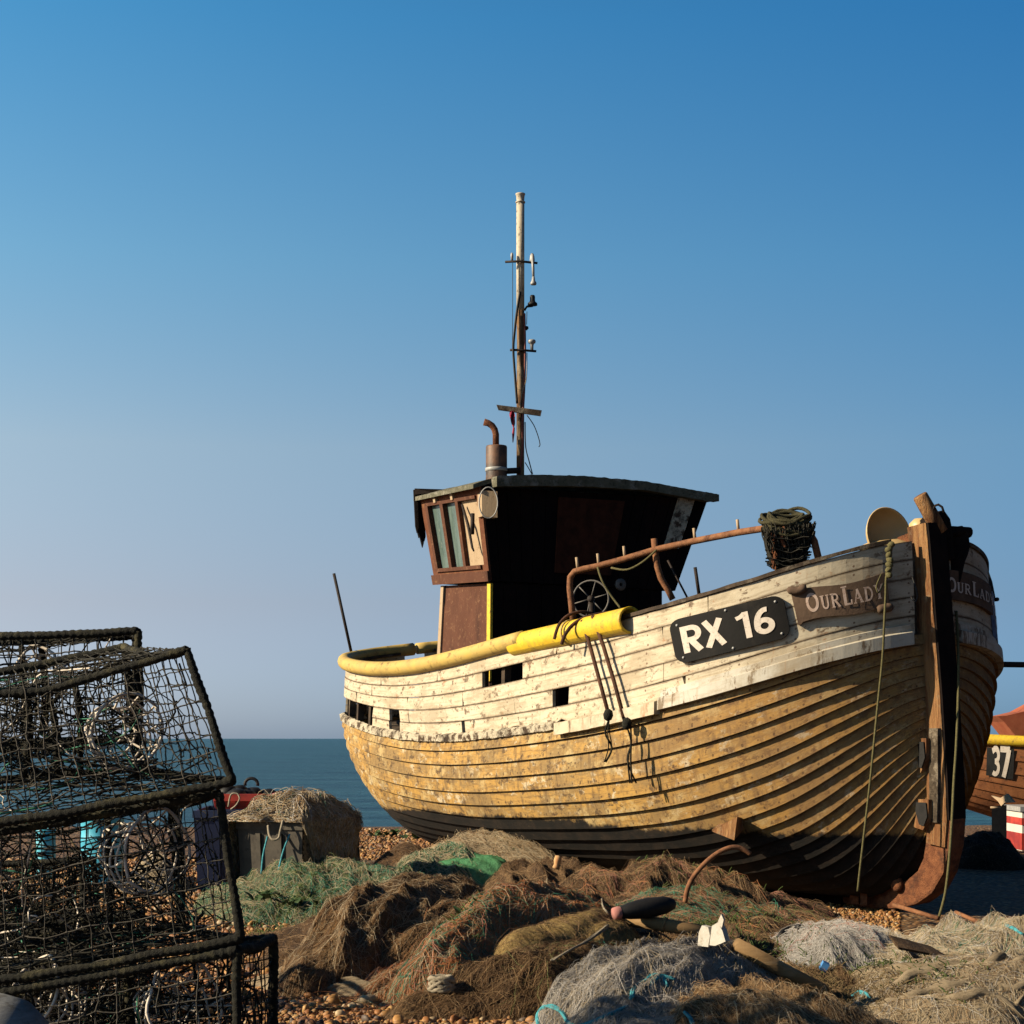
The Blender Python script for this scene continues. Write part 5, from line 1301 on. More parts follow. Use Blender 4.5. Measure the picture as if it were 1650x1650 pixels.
c=[P(-260,1590,8.0),P(140,1560,8.0),P(165,1550,8.6),P(-220,1570,8.6),P(-260,1400,8.0),P(130,1385,8.0),P(150,1385,8.6),P(-220,1395,8.6)]
c=[Vector((p.x,p.y,max(.04,p.z-.05 if i<4 else p.z))) for i,p in enumerate(c)]
pot('farthest dark lobster pot at left, behind the turquoise glimpse',c,6,mesh=(26,9),tangle=700,light=False)
# grey float at the corner of the picture
M['grey_plastic']=mat_rough('grey_plastic',(.26,.26,.25),(.36,.36,.345),(.2,.19,.17),scale=7,stretch=(1,1,8),bump=.4,rough=.6,dirt=(.14,.12,.09))
cc=P(-20,1712,5.45); mb=MB(); mb.lathe([(0,.215),(.06,.21),(.13,.18),(.18,.125),(.205,.05),(.21,0),(.2,-.07),(.165,-.14),(.1,-.19),(.0,-.2)],cc,(.1,-.15,1),32)
o=mb.build('net_float',M['grey_plastic']); tag(o,'big rounded pale grey float at the foot of the pots','float')
# knot of weed and cord inside the leaning pot
# ------------------------------------------------------------------ tubs, drum, crate, bin behind the pots
M['blue_plastic']=mat_rough('dark_blue_plastic',(.003,.010,.045),(.006,.018,.07),scale=4,bump=.1,rough=.5,spec=.4)
M['turquoise']=mat_rough('turquoise_plastic',(.05,.38,.55),(.07,.48,.66),(.25,.6,.7),scale=5,bump=.1,rough=.5,spec=.4)
M['red_plastic']=mat_rough('red_plastic',(.42,.035,.02),(.55,.06,.03),(.25,.02,.015),scale=6,bump=.1,rough=.5,spec=.4)
M['bin_grey']=mat_rough('dirty_grey_bin',(.05,.043,.033),(.085,.072,.055),(.03,.025,.02),scale=6,bump=.3,rough=.7,dirt=(.03,.025,.02))
Yd=15.6; g0=gbase(P(165,1400,Yd).x,Yd); ztop=P(165,1318,Yd).z
def drum(px,Y,zt,rad,label,m):
    x=P(px,1300,Y).x; z0=gbase(x,Y); h=zt-z0; mb=MB()
    mb.lathe([(0,0),(rad*.94,0),(rad,.03),(rad,h*.3),(rad*1.04,h*.33),(rad,h*.36),(rad,h*.64),(rad*1.04,h*.67),(rad,h*.7),(rad,h-.04),(rad*1.03,h-.03),(rad*1.03,h),(rad*.9,h),(rad*.88,h-.02),(0,h-.02)],(x,Y,z0),(0,0,1),28)
    o=mb.build('plastic_drum',M[m]); tag(o,label,'drum')
    mb=MB(); mb.lathe([(0,0),(.035,0),(.035,.03),(0,.035)],(x+rad*.5,Y,z0+h-.02),(0,0,1),12); k=mb.build('bung_cap',M[m],None); k.parent=o
drum(165,15.6,P(165,1316,15.6).z,.19,'turquoise plastic drum standing behind the middle pot','turquoise')
drum(74,16.2,P(74,1336,16.2).z,.09,'turquoise drum glimpsed behind the netting at far left','turquoise')
def tub(c4,zt,zb,th,m,name,label,cat,taper=.9,rim=.03):
    """open box: c4 top corners (x,y)"""
    cx=sum(p[0] for p in c4)/4; cy=sum(p[1] for p in c4)/4; root=thing(name,label,cat,(cx,cy,zb)); mb=MB()
    def ring(f,z): return [Vector((cx+(x-cx)*f,cy+(y-cy)*f,z)) for x,y in c4]
    R=[ring(taper,zb),ring(1,zt-.06),ring(1+rim,zt-.06),ring(1+rim,zt),ring(1-th,zt),ring(taper-th,zb+.05)]
    for a,b_ in zip(R[:-1],R[1:]):
        for k in range(4): mb.add([a[k],a[(k+1)%4],b_[(k+1)%4],b_[k]],[(0,1,2,3)])
    mb.add(R[0],[(3,2,1,0)]); mb.add(R[-1],[(0,1,2,3)]); mb.build('tub_shell',M[m],root)
    for k in range(4):
        a=lerp(R[0][k],R[1][k],.12); b_=lerp(R[0][(k+1)%4],R[1][(k+1)%4],.12); a2=lerp(R[0][k],R[1][k],.95); b2=lerp(R[0][(k+1)%4],R[1][(k+1)%4],.95)
        nn=(b_-a).cross(a2-a).normalized()
        if nn.dot(a-Vector((cx,cy,a.z)))<0: nn=-nn
        for s in (.33,.66):
            mb=MB(); p,q=lerp(a,b_,s),lerp(a2,b2,s); e=(b_-a).normalized()*.02
            mb.hexa([p-e,p+e,p+e+nn*.02,p-e+nn*.02,q-e,q+e,q+e+nn*.02,q-e+nn*.02]); mb.build('stiffening_rib',M[m],root)
    return root
def XY(px,Y): return ((px-825)/F*Y,Y)
zt=P(370,1303,15.0).z
tub([XY(312,14.6),XY(425,14.6),XY(452,15.7),XY(335,15.7)],zt,gbase(*XY(370,15)),.06,'blue_plastic','fish_tub','dark blue fish tub behind the pots with a red crate on its rim','tub')
zt2=P(400,1277,15.2).z
tub([XY(345,14.8),XY(438,14.8),XY(452,15.5),XY(352,15.5)],zt2,zt+.004,.06,'red_plastic','fish_crate','bright red plastic fish crate standing on the dark blue tub','crate',.95)
# black gear heaped in the crate
mb=MB(); rnd=random.Random(9)
for k in range(9):
    px=rnd.uniform(362,440); y=rnd.uniform(14.95,15.4); p=P(px,1276,y); mb.lathe([(0,.05),(.05,.045),(.085,.01),(.09,-.03),(.05,-.09),(0,-.1)],(p.x,p.y,zt2+rnd.uniform(-.03,.03)),(rnd.gauss(0,.3),rnd.gauss(0,.3),1),14)
p=P(405,1270,15.0); mb.tube([p+Vector((.055*math.cos(a),0,.035+.05*math.sin(a))) for a in np.linspace(-.3,PI+.3,12)],.014,6)
o=mb.build('net_floats',M['black']); tag(o,'black floats and a ring heaped in the red crate','floats')
mb=MB(); mb.tube(cr([P(368,1300,14.74),P(372,1281,14.74),P(382,1279,14.74),P(386,1287,14.73),P(380,1298,14.73),P(372,1304,14.74)],5),.008,6); o=mb.build('rope',M['rope_pale']); tag(o,'loop of pale cord over the red crate edge','rope')
# grey bin with net over it
ztb=P(440,1322,13.3).z
binr=tub([XY(383,13.25),XY(487,13.02),XY(572,13.75),XY(470,14.05)],ztb,gbase(*XY(470,13.4)),.05,'bin_grey','fish_bin','dirty grey fish bin with a straw coloured net spilling over it','bin',.93,.035)
class Over:
    """net lying in and hanging over the bin"""
    pass
def spill(label,c4,zt,hgt,seed,strands,mat,left_drop,r=.0032):
    cx=sum(p[0] for p in c4)/4; cy=sum(p[1] for p in c4)/4; root=thing('fishing_net',label,'net',(cx,cy,zt),'heaps of old fishing net')
    def top(u,v):   # u,v -1..1
        x=cx; y=cy; a,b_,c_,d=[Vector((*q,0)) for q in c4]; p=lerp(lerp(a,b_,(u+1)/2),lerp(d,c_,(u+1)/2),(v+1)/2)
        e=max(abs(u),abs(v)); z=zt+hgt*(1-min(1,e)**3)+.03*mnoise.noise(Vector((u*4,v*4,seed)))+.015
        if e>1: p=Vector((cx,cy,0))+(p-Vector((cx,cy,0)))*(1/e)*((1.20 if u<0 else 1.07)+.05*mnoise.noise(Vector((u*3,v*3,seed))) ); z=zt-(e-1)*left_drop(u,v)
        return Vector((p.x,p.y,z))
    mb=MB(); n=40; g=np.linspace(-1.9,1.9,n); mb.grid([[top(u,v) for v in g] for u in g],skip=lambda i,j: (max(abs(g[i]),abs(g[j]))>1 and left_drop(g[i],g[j])<.05)); mb.build('netting',M[mat],root)
    rng=np.random.default_rng(seed); paths=[];mi=[]
    for k,(m,cnt) in enumerate(strands):
        for _ in range(cnt):
            u,v=rng.uniform(-1.05,1.05,2); a=rng.uniform(0,2*PI); row=[]; lift=abs(rng.normal(0,.03)); tn=rng.normal(0,.3)
            out=rng.random()<.45
            if out: u,v=(-1+rng.uniform(0,.2),rng.uniform(-1,1)) if rng.random()<.6 else (1-rng.uniform(0,.15),rng.uniform(-1,1)); a=(PI if u<0 else 0)+rng.normal(0,.35)
            for s in range(10):
                p=top(u,v); d=p-Vector((cx,cy,zt)); row.append(tuple(p+Vector((d.x,d.y,.0))*0.04*rng.uniform(-.3,1.6)+Vector((0,0,lift*math.sin(PI*s/9)))))
                st=.09 if out else .13
                u+=math.cos(a)*st; v+=math.sin(a)*st; a+=tn*.5+rng.normal(0,.25)
                lim=1.05 if left_drop(u,v)<.05 else 1.9
                u=min(max(u,-lim),lim); v=min(max(v,-1.08 if left_drop(0,v)<.05 else -1.9),1.2)
            paths.append(row); mi.append(k)
    V,Q=strand_arrays(np.array(paths),rng.uniform(.6,1.3,len(paths))*r); np_mesh('loose_twine',V,Q,None,root,'stuff',mats=[M[m] for m,_ in strands],mi=np.repeat(np.array(mi),9*3))
def drop(u,v):
    if u<-1 and abs(v)<=abs(u): return .62
    if u>1 and abs(v)<=abs(u): return .42
    return .0
SPR=.0019
spill('straw coloured net heaped over the grey fish bin and hanging down its end',[XY(383,13.25),XY(487,13.02),XY(572,13.75),XY(470,14.05)],ztb,.15,77,[('twine_beige',2600),('twine_tan',1400),('twine_green',160),('twine_grey',900)],'net_beige',drop,SPR)
mb=MB(); mb.tube(cr([P(432,1330,13.05),P(434,1345,13.02),P(440,1353,13.0),P(449,1350,13.0),P(452,1338,13.0),P(456,1322,13.03)],5),.010,6); o=mb.build('rope',M['rope_pale']); tag(o,'pale cord loop hanging on the face of the grey bin','rope')
for k,(a,b_) in enumerate((((431,1348),(421,1408)),((467,1344),(449,1402)))):
    mb=MB(); mb.tube(cr([P(*a,13.02),P((a[0]+b_[0])/2-2,(a[1]+b_[1])/2,12.98),P(*b_,12.92)],4),.007,6); o=mb.build('rope',M['rope_blue'])
    tag(o,('turquoise cord down the bin face, below the pale loop','turquoise cord from the bin handle hole, nearer the stern')[k],'rope')

# ------------------------------------------------------------------ gear hanging on the boat
def seglen(y0): return y0
M['rust_dark']=mat_rough('dark_rusty_iron',(.05,.02,.012),(.11,.045,.022),(.025,.012,.009),scale=20,bump=.8)
gp=thing('grapnel','rusty two armed grapnel hung over the starboard rail by the yellow sleeve','grapnel',P(960,1000,14.2),'gear on the boat')
Yg=14.02
mb=MB(); mb.tube(cr([P(905,1038,Yg-.05),P(911,1022,Yg-.07),P(924,1006,Yg-.06),P(944,995,Yg-.03),P(975,988,Yg+.04),P(1008,987,Yg+.18)],6),[.006]+[.014]*28+[.014,.01] if False else .015,8)
mb.tube(cr([P(893,1030,Yg+.1),P(900,1008,Yg+.1),P(915,992,Yg+.12),P(935,986,Yg+.15),P(955,988,Yg+.2)],6),.013,8); mb.build('fluke',M['rust_dark'],gp)
for k,(pts) in enumerate(([(938,1000),(952,1045),(967,1100),(983,1160)],[(955,993),(972,1040),(990,1100),(1009,1170)])):
    pp=[]
    for x,y in pts:
        t,v=pick(x,min(y,1130)); yy=bul(t,max(0,min(1,v)),-1,.0).y; pp.append(P(x,y,min(Yg,yy-.13)))
    mb=MB(); mb.tube(pp,.016,8); mb.build('shank',M['rust_dark'],gp)
def frayed(paths,label,seed,r=.008,m='rope_dark'):
    mb=MB(); rng=random.Random(seed)
    for path in paths:
        for k in range(3):
            q=[p+Vector((rng.gauss(0,.012),rng.gauss(0,.008),0)) for p in path]; mb.tube(cr(q,4),r*rng.uniform(.6,1.1),5)
        mb.lathe([(0,.05),(.03,.035),(.04,0),(.03,-.035),(0,-.05)],path[0],(0.1,0,1),10)
    o=mb.build('frayed_rope',M[m]); tag(o,label,'rope')
Yr=min(hullY(x,y) for x,y in ((980,1200),(1016,1230),(1012,1180)))-.10
frayed([[P(980,1152,Yr),P(979,1180,Yr-.02),P(983,1205,Yr),P(976,1228,Yr)]],'dark frayed rope end tied to the left grapnel shank',1)
frayed([[P(1010,1166,Yr-.05),P(1016,1195,Yr-.06),P(1014,1225,Yr-.04),P(1019,1262,Yr-.02)]],'long dark frayed rope end below the right grapnel shank',2)
# rope heap and hanging net on the end of the handrail
Yc=12.95; c0=P(1266,850,Yc)
mb=MB(); rnd=random.Random(4)
for k in range(19):
    rx=rnd.uniform(.15,.205); ry=rnd.uniform(.05,.10); ca=P(1268+rnd.uniform(-5,5),832+rnd.uniform(0,22),Yc+rnd.uniform(-.05,.05)); t1=rnd.uniform(-.22,.22); t2=rnd.uniform(-.3,.3); rx*=1-.35*max(0,(845-(1190-(ca.z-CZ)/Yc*F))/16)
    pts=[ca+Vector((rx*math.cos(a),ry*1.2*math.sin(a),rx*math.cos(a)*t1+ry*math.sin(a)*(.9+t2)*.6+.012*math.sin(3*a+k))) for a in np.linspace(0,2*PI,25)[:-1]]
    mb.tube(pts,.0135,7,closed=True)
M['rope_olive_dark']=mat_rough('dark_olive_rope',(.035,.032,.014),(.085,.075,.035),scale=70,bump=.8)
o=mb.build('rope_coil',M['rope_olive_dark']); tag(o,'olive rope coiled over the bow end of the rusty handrail','rope')
hn=thing('hanging_net','dark net bag and chain hanging under the olive rope coil','net',P(1275,915,Yc))
rng=np.random.default_rng(8); paths=[]
for k in range(520):
    a=rng.uniform(0,1); xt=lerp(1228,1312,a); xb=lerp(1244,1296,np.clip(a+rng.normal(0,.12),0,1)); y0=848+rng.uniform(-8,12); y1=918+rng.uniform(-18,4)-(abs(a-.35)*22)
    row=[]; dy=rng.uniform(-.16,.16)
    for s in range(8):
        t=s/7; row.append(tuple(P(lerp(xt,xb,t)+3*math.sin(t*6+k),lerp(y0,y1,t),Yc+dy*(1-.4*t)+rng.normal(0,.008))))
    paths.append(row)
for k in range(60):
    y=rng.uniform(860,912); x0=rng.uniform(1232,1250); x1=rng.uniform(1285,1310); dy=rng.uniform(-.15,.12)
    paths.append([tuple(P(lerp(x0,x1,s/7),y+6*math.sin(PI*s/7)+rng.normal(0,1),Yc+dy+rng.normal(0,.01))) for s in range(8)])
V,Q=strand_arrays(np.array(paths),.0055); np_mesh('netting',V,Q,M['twine_dark'],hn)
mb=MB()
for k in range(14):
    p=P(1246+k*.2+2*math.sin(k),862+k*4.2,Yc-.12); a=(k%2)*PI/2
    mb.tube([p+Vector((.012*math.cos(t)*math.cos(a),.012*math.cos(t)*math.sin(a),.022*math.sin(t))) for t in np.linspace(0,2*PI,11)[:-1]],.005,5,closed=True)
mb.build('chain',M['rust'],hn)
mb=MB(); mb.tube(cr([P(1265,846,Yc-.12),P(1262,858,Yc-.13),P(1260,870,Yc-.12),P(1266,882,Yc-.12)],4),.016,7); mb.build('shackle',M['rust'],hn)
# cord along the handrail
mb=MB(); mb.tube(cr([P(963,914,14.25),P(970,935,14.2),P(985,960,14.2),P(1000,980,14.15)],5),.009,6); mb.tube(cr([P(985,915,14.2),P(1010,918,14.1),P(1035,906,14.05),P(1058,886,14.0)],5),.009,6); o=mb.build('rope',M['rope_green']); tag(o,'thin olive line looped along the rusty handrail','rope')
# cream bowl standing on edge inside the bow
cb=P(1432,862,12.95); ax=Vector((.45,-.88,.15)).normalized(); mb=MB()
prof=[(.205,.0),(.213,.006),(.205,.012),(.19,-.03),(.15,-.075),(.08,-.10),(0,-.105)]
mb.lathe(prof,cb,ax,36); mb.lathe([(.2,.0),(.187,-.035),(.148,-.08),(.078,-.106),(0,-.111)],cb,ax,36)
o=mb.build('plastic_bowl',M['cream']); tag(o,'cream plastic bowl standing on edge inside the bow','bowl')
cb=P(1425,880,12.95); mb=MB(); mb.lathe([(0,.05),(.10,.045),(.17,.02),(.19,0),(.18,-.02),(0,-.03)],cb,(-.1,-.1,1),28); o=mb.build('plastic_dish',M['cream']); tag(o,'flat cream plastic dish lying under the bowl in the bow','dish')
cb=P(1484,848,12.85); mb=MB(); mb.lathe([(0,.06),(.05,.055),(.085,.02),(.09,-.02),(.06,-.06),(0,-.07)],cb,(0,0,1),20); o=mb.build('net_float',M['cream']); tag(o,'small cream float tucked behind the stem head','float')
# painter hanging from the starboard bow
mb=MB(); Yp=min(12.33,min(hullY(1425-(y-960)*.06,y) for y in range(1040,1420,20))-.06)
pts=[(1437,880),(1434,895),(1431,905),(1433,918),(1428,930),(1427,960),(1425,1000),(1422,1060),(1416,1120),(1409,1190),(1402,1260),(1394,1330),(1387,1390),(1382,1436)]
mb.tube(cr([P(x,y,Yp-.0006*max(0,y-930)*.0-.02+.0004*max(0,y-1000)) for x,y in pts],4),.0085,7)
rnd=random.Random(6)
for k in range(7):
    p=P(1434-.6*k+rnd.uniform(-3,3),878+k*8,Yp-.02); mb.lathe([(0,.03),(.02,.02),(.024,0),(.02,-.02),(0,-.03)],p,(rnd.gauss(0,1),rnd.gauss(0,.4),.4),9)
mb.tube(cr([P(1420,925,Yp),P(1412,945,Yp-.02),P(1416,955,Yp-.02),P(1424,940,Yp)],4),.006,5)
o=mb.build('rope',M['rope_green']); tag(o,'thin olive rope knotted at the bow, hanging straight to the ground','rope')
mb=MB(); mb.tube(cr([P(1470,930,12.4),P(1476,948,12.36),P(1478,962,12.36),P(1474,970,12.36),P(1468,962,12.4)],5),.006,5); o=mb.build('rope',M['black']); tag(o,'small black cord loop beside the stem','rope')
mb=MB(); Yq=12.15
mb.tube(cr([P(1541,985,12.75),P(1544,1040,12.62),P(1544,1120,12.5),P(1541,1200,12.42),P(1537,1260,12.35),P(1534,1320,12.25),P(1529,1390,Yq),P(1523,1440,Yq),P(1513,1478,Yq)],5),.010,7); o=mb.build('rope',M['rope_green']); tag(o,'olive rope hanging down in front of the shaded port bow','rope')
# dark sheet over the port rail
mb=MB(); q=[(1572,908),(1584,906),(1592,917),(1599,937),(1604,962),(1600,972),(1597,950),(1590,932),(1580,918)]
mb.poly([P(x,y,13.72) for x,y in q],.2,A); o=mb.build('tarpaulin',M['black']); tag(o,'dark tarpaulin bundle hanging over the port rail','tarpaulin')
# wooden chock against the hull
ck=P(1185,1330,12.35)
mb=MB(); yk=hullY(1178,1335); mb.hexa([P(1148,1340,yk-.05),P(1183,1354,yk-.22),P(1199,1335,yk-.05),P(1165,1325,yk+.1),P(1147,1337,yk-.05),P(1188,1316,yk-.22),P(1197,1318,yk-.05),P(1165,1322,yk+.1)]); o=mb.build('bilge_chock',M['bare_wood'],boat)

# ------------------------------------------------------------------ things on the nets
def onheap(px,Y,dz=0): 
    x=(px-825)/F*Y; return Vector((x,Y,heapz(x,Y)+dz))
# curved rusty bar
mb=MB(); Yb=surfY(1104,1454)-.02; pts=[(1104,1454),(1108,1432),(1118,1412),(1135,1392),(1153,1377),(1170,1368),(1185,1365),(1198,1369),(1209,1376)]
mb.tube(cr([P(x,y,Yb+.004*i) for i,(x,y) in enumerate(pts)],4),.016,8); o=mb.build('bent_bar',M['rust_bright']); tag(o,'curved rusty bar sticking up out of the nets before the black hull bottom','bar')
# black float with pink end
ya=min(surfY(x,1474) for x in range(990,1070,10))-.08; f0=P(996,1471,ya); f1=P(1085,1456,ya+.10); d=(f1-f0).normalized(); L=(f1-f0).length
fl=thing('fender','black rubber fender with a pink end lying on the nets','fender',f0)
mb=MB(); mb.lathe([(.025,.0),(.034,.02),(.044,.06),(.052,.12),(.055,L*.55),(.048,L*.85),(.03,L),(0,L+.02)],f0,d,20); mb.build('fender_body',M['black'],fl)
M['pink']=mat_rough('faded_pink_plastic',(.45,.2,.17),(.38,.16,.14),scale=20,bump=.2)
mb=MB(); mb.lathe([(0,-.03),(.032,-.028),(.036,0),(.034,.012)],f0,d,14); mb.build('fender_end',M['pink'],fl)
M['pole']=mat_rough('bleached_pole_wood',(.30,.19,.09),(.22,.13,.055),(.38,.26,.14),scale=6,stretch=(.4,3,3),bump=.4)
ya=min(surfY(1010+14*k,1481+2.2*k) for k in range(11))-.06; a_=P(1010,1481,ya+.08); b_=P(1150,1503,ya-.04); mb=MB(); mb.tube([a_,lerp(a_,b_,.5),b_],[.038,.036,.032],12); mb.tube([lerp(a_,b_,.42)+Vector((0,0,.002)),lerp(a_,b_,.45)],.043,12); o=mb.build('wooden_pole',M['pole']); tag(o,'bleached wooden pole lying behind the white plastic piece','pole')
ya=surfY(1185,1524); yb=surfY(1330,1596); a_=P(1185,1522,ya-.1); b_=P(1330,1598,yb-.05); mb=MB(); mb.tube([a_,lerp(a_,b_,.5)+Vector((0,0,-.004)),b_],[.034,.034,.032],12); o=mb.build('wooden_pole',M['pole']); tag(o,'bleached wooden pole sloping into the grass right of the white plastic piece','pole')
# white plastic piece
M['white_plastic']=mat_rough('white_plastic',(.58,.55,.49),(.48,.44,.37),scale=9,bump=.5,rough=.5,dirt=(.34,.28,.2))
ws=thing('plastic_scrap','torn white plastic scrap with a point standing up on the nets','scrap',P(1146,1525,9.6))
Y=min(surfY(1128,1522),surfY(1165,1518))-.05
for q,th in (([(1124,1524),(1126,1502),(1131,1491),(1141,1494),(1144,1508),(1141,1526)],.03),([(1147,1492),(1157,1486),(1164,1500),(1169,1517),(1160,1521),(1152,1524),(1143,1523)],.035),([(1158,1490),(1157,1484),(1162,1473),(1166,1482),(1163,1495)],.012)):
    mb=MB(); mb.poly([P(x,y,Y-.02-(x-1146)*Y/F*.9) for x,y in q],th,(.67,.74,0)); mb.build('torn_flap',M['white_plastic'],ws)
# tiny orange float
p=P(898,1389,surfY(898,1393)-.03); mb=MB(); mb.lathe([(0,.05),(.025,.045),(.03,.01),(.022,-.02),(.03,-.045),(0,-.055)],p,(0.2,0,1),12); M['orange_float']=mat_rough('orange_float',(.55,.25,.1),(.6,.4,.2),scale=20,bump=.1); o=mb.build('net_float',M['orange_float']); tag(o,'tiny pale orange float on top of the dark net heap','float')
# turquoise rope on the grey net
def rope_on(pix,Yf,label,m='rope_blue',r=.007,n=3,seed=1,lift=.02):
    rnd=random.Random(seed); mb=MB()
    for k in range(n):
        mb.tube(cr([P(x+rnd.uniform(-3,3),y+rnd.uniform(-2,2),Yf(x,y))+Vector((0,0,0)) for x,y in pix],5),r,6)
    o=mb.build('rope',M[m]); tag(o,label,'rope')
rope_on([(1018,1608),(1024,1590),(1040,1580),(1052,1572),(1068,1573),(1085,1578)],surfY,'turquoise rope strands arched on the pale grey net',seed=1)
rope_on([(1045,1592),(1056,1580),(1066,1574),(1074,1588)],surfY,'short turquoise rope loop at the crest of the grey net',seed=2,n=2)
rope_on([(868,1650),(866,1636),(875,1624),(892,1622),(905,1632),(914,1648),(935,1652),(980,1636),(1010,1620)],surfY,'turquoise rope loop at the bottom edge of the picture',seed=3,n=2)
rope_on([(1104,1632),(1112,1642),(1118,1652)],surfY,'bit of turquoise rope in the dry grass',seed=4,n=2)
rope_on([(1372,1604),(1382,1599),(1396,1602),(1402,1608)],surfY,'faded turquoise cord end beside the grass clump',seed=5,n=2)
rope_on([(1620,1490),(1634,1496),(1650,1505)],surfY,'teal rope lying at the right edge of the nets',seed=6,n=3)
rope_on([(980,1492),(950,1515),(920,1530),(890,1548)],surfY,'bundle of pale lines running down the ochre sacking','rope_pale',.005,5,7)
rope_on([(988,1476),(975,1462),(972,1448)],surfY,'short pale line end beside the pink fender end','rope_pale',.006,1,8)
# knotted rope lump on pebbles, dark rubber strip, plastic bits
kp=P(712,1592,surfY(712,1592)-.05); mb=MB(); rnd=random.Random(12)
for k in range(6):
    mb.tube([kp+Vector((.05*math.cos(a)+rnd.uniform(-.01,.01),.04*math.sin(a),.03*math.sin(a+k)+.02)) for a in np.linspace(0,2*PI,13)[:-1]],.012,6,closed=True)
o=mb.build('rope_knot',M['rope_pale']); tag(o,'pale knotted rope end at the front edge of the orange net','rope')
mb=MB(); mb.tube(cr([P(x,y,surfY(x,y)) for x,y in ((1255,1512),(1262,1502),(1275,1495),(1288,1494))],4),.018,8); o=mb.build('rubber_strip',M['black']); tag(o,'black rubber strip curved over the edge of the grey net heap','rubber strip')
p=P(1327,1562,surfY(1327,1562)); mb=MB(); mb.poly([p+Vector((a,0,b_)) for a,b_ in ((-.02,0),(.01,-.015),(.03,.02),(0,.035))],.02,(0,1,.4)); M['blue_bit']=mat_rough('blue_scrap',(.05,.2,.5),(.1,.3,.6),scale=20,bump=.1); o=mb.build('plastic_scrap',M['blue_bit']); tag(o,'small blue plastic scrap near the grass','scrap')
# slab of slate-like board and stone in the sacking at right
a_=[P(1432,1510,8.9),P(1448,1530,8.6),P(1526,1545,8.75),P(1500,1528,9.2)]; mb=MB(); mb.poly(a_,.012,(0,.1,1)); o=mb.build('flat_board',M['net_dark']); tag(o,'dark flat board edge poking out of the straw coloured net','board')
stone(1432,1598,30,24,.06,'pale speckled stone on the sandy sacking',9)
# long rusty rod lying by the forefoot
a_=P(1440,1458,12.3); b_=P(1512,1480,11.9); mb=MB(); mb.tube([a_,b_],.016,8); o=mb.build('iron_rod',M['rust_bright']); tag(o,'rusty rod leaning from the forefoot to the ground','rod')
a_=P(1540,1470,11.6); b_=P(1580,1487,11.3); mb=MB(); mb.tube([a_,b_],.014,8); o=mb.build('iron_rod',M['rust_bright']); tag(o,'short rusty rod on the nets right of the forefoot','rod')

# ------------------------------------------------------------------ second boat at the right edge
M['varnish']=mat_rough('varnished_orange_planks',(.20,.07,.025),(.28,.11,.04),(.12,.045,.02),scale=5,stretch=(1,1,2),bump=.4,dirt=(.05,.025,.012))
M['b2_black']=mat_rough('black_panel',(.010,.010,.010),(.02,.02,.02),scale=8,bump=.2)
YB=21.5
b2=thing('fishing_boat','smaller varnished brown boat with yellow rail and white 37, partly hidden at right','boat',P(1760,1340,YB))
def b2pt(s,v,side=-1,off=0.0):
    """s 0..1 from the left end; v 0 rail .. 1 keel"""
    L=5.2; x0=P(1580,1200,YB).x; w=1.0*min(1,(math.sin(PI*min(1,max(0,s*.86+.06)))**.55))
    zt=P(1600,1192,YB).z-.10+.55*(s-.35)**2; zb=P(1600,1320,YB).z-.25+.55*max(0,.22-s)*3.0
    n=2.2; th=v*PI/2; ww=w*max(0,math.cos(th))**(2/n); z=zt-(zt-zb)*math.sin(th)**(2/n)
    return Vector((x0+L*s+.5*ww*0+.0,YB+1.0+side*(ww+off)+.25*s,z))
for side in (-1,1):
    mb=MB(); ss=np.linspace(0,1,40)
    for k in range(9):
        rows=[[b2pt(s,v,side,o) for v,o in ((k/9,.0),((k+.9)/9,.016),((k+1)/9,.018),((k+1)/9,-.002))] for s in ss]; mb.grid(rows,flip=side>0,smooth=False)
    mb.build('hull',M['varnish'],b2)
    mb=MB(); mb.tube([b2pt(s,0,side,.02)+Vector((0,0,.05)) for s in ss],.07,8,flat=.8); mb.build('rail',M['yellow'],b2)
mb=MB(); mb.grid([[b2pt(s,.06,-1)*(1-k)+b2pt(s,.06,1)*k for k in (0,.5,1)] for s in np.linspace(0,1,20)]); mb.build('deck',M['old_timber'],b2)
def b2pick(px,py):
    best=None
    for s in np.linspace(0,.6,121):
        for v in np.linspace(0,1,41):
            q=proj(b2pt(s,v)); d=(q[0]-px)**2+(q[1]-py)**2
            if best is None or d<best[0]: best=(d,s,v)
    return best[1],best[2]
sa,va=b2pick(1590,1203); sb,vb=b2pick(1633,1256)
mb=MB(); mb.grid([[b2pt(lerp(sa,sb,i/8),lerp(va,vb,j/6),-1,.026) for j in range(7)] for i in range(9)]); mb.build('number_patch',M['b2_black'],b2)
mb=MB(); kk=0
for ch,x0,x1 in (('3',1598,1611),('7',1611,1629)):
    w,st=SANS[ch]
    for pts,sw in st:
        L_,R_2=ribbon(pts,sw*1.15); kk+=1; rows=[]
        for a,b_ in zip(L_,R_2):
            r=[]
            for q in (b_,a):
                px=lerp(x0,x1,q[0]/.55); py=lerp(1254,1200,q[1]); fs=(px-1590)/(1633-1590); fv=(py-1203)/(1256-1203); r.append(b2pt(lerp(sa,sb,fs),lerp(va,vb,fv),-1,.029+.001*kk))
            rows.append(r)
        mb.grid(rows,smooth=False)
mb.build('lettering',M['letter_white'],b2)
M['b2_red']=mat_rough('orange_red_paint',(.34,.08,.035),(.42,.13,.06),(.16,.05,.03),scale=6,bump=.4)
Yz=YB+.8
mb=MB(); mb.poly([P(1608,1154,Yz),P(1622,1153,Yz),P(1652,1146,Yz),P(1700,1120,Yz),P(1760,1120,Yz),P(1760,1190,Yz),P(1640,1190,Yz),P(1618,1163,Yz)],.7,(0,1,0)); mb.build('cuddy',M['b2_red'],b2)
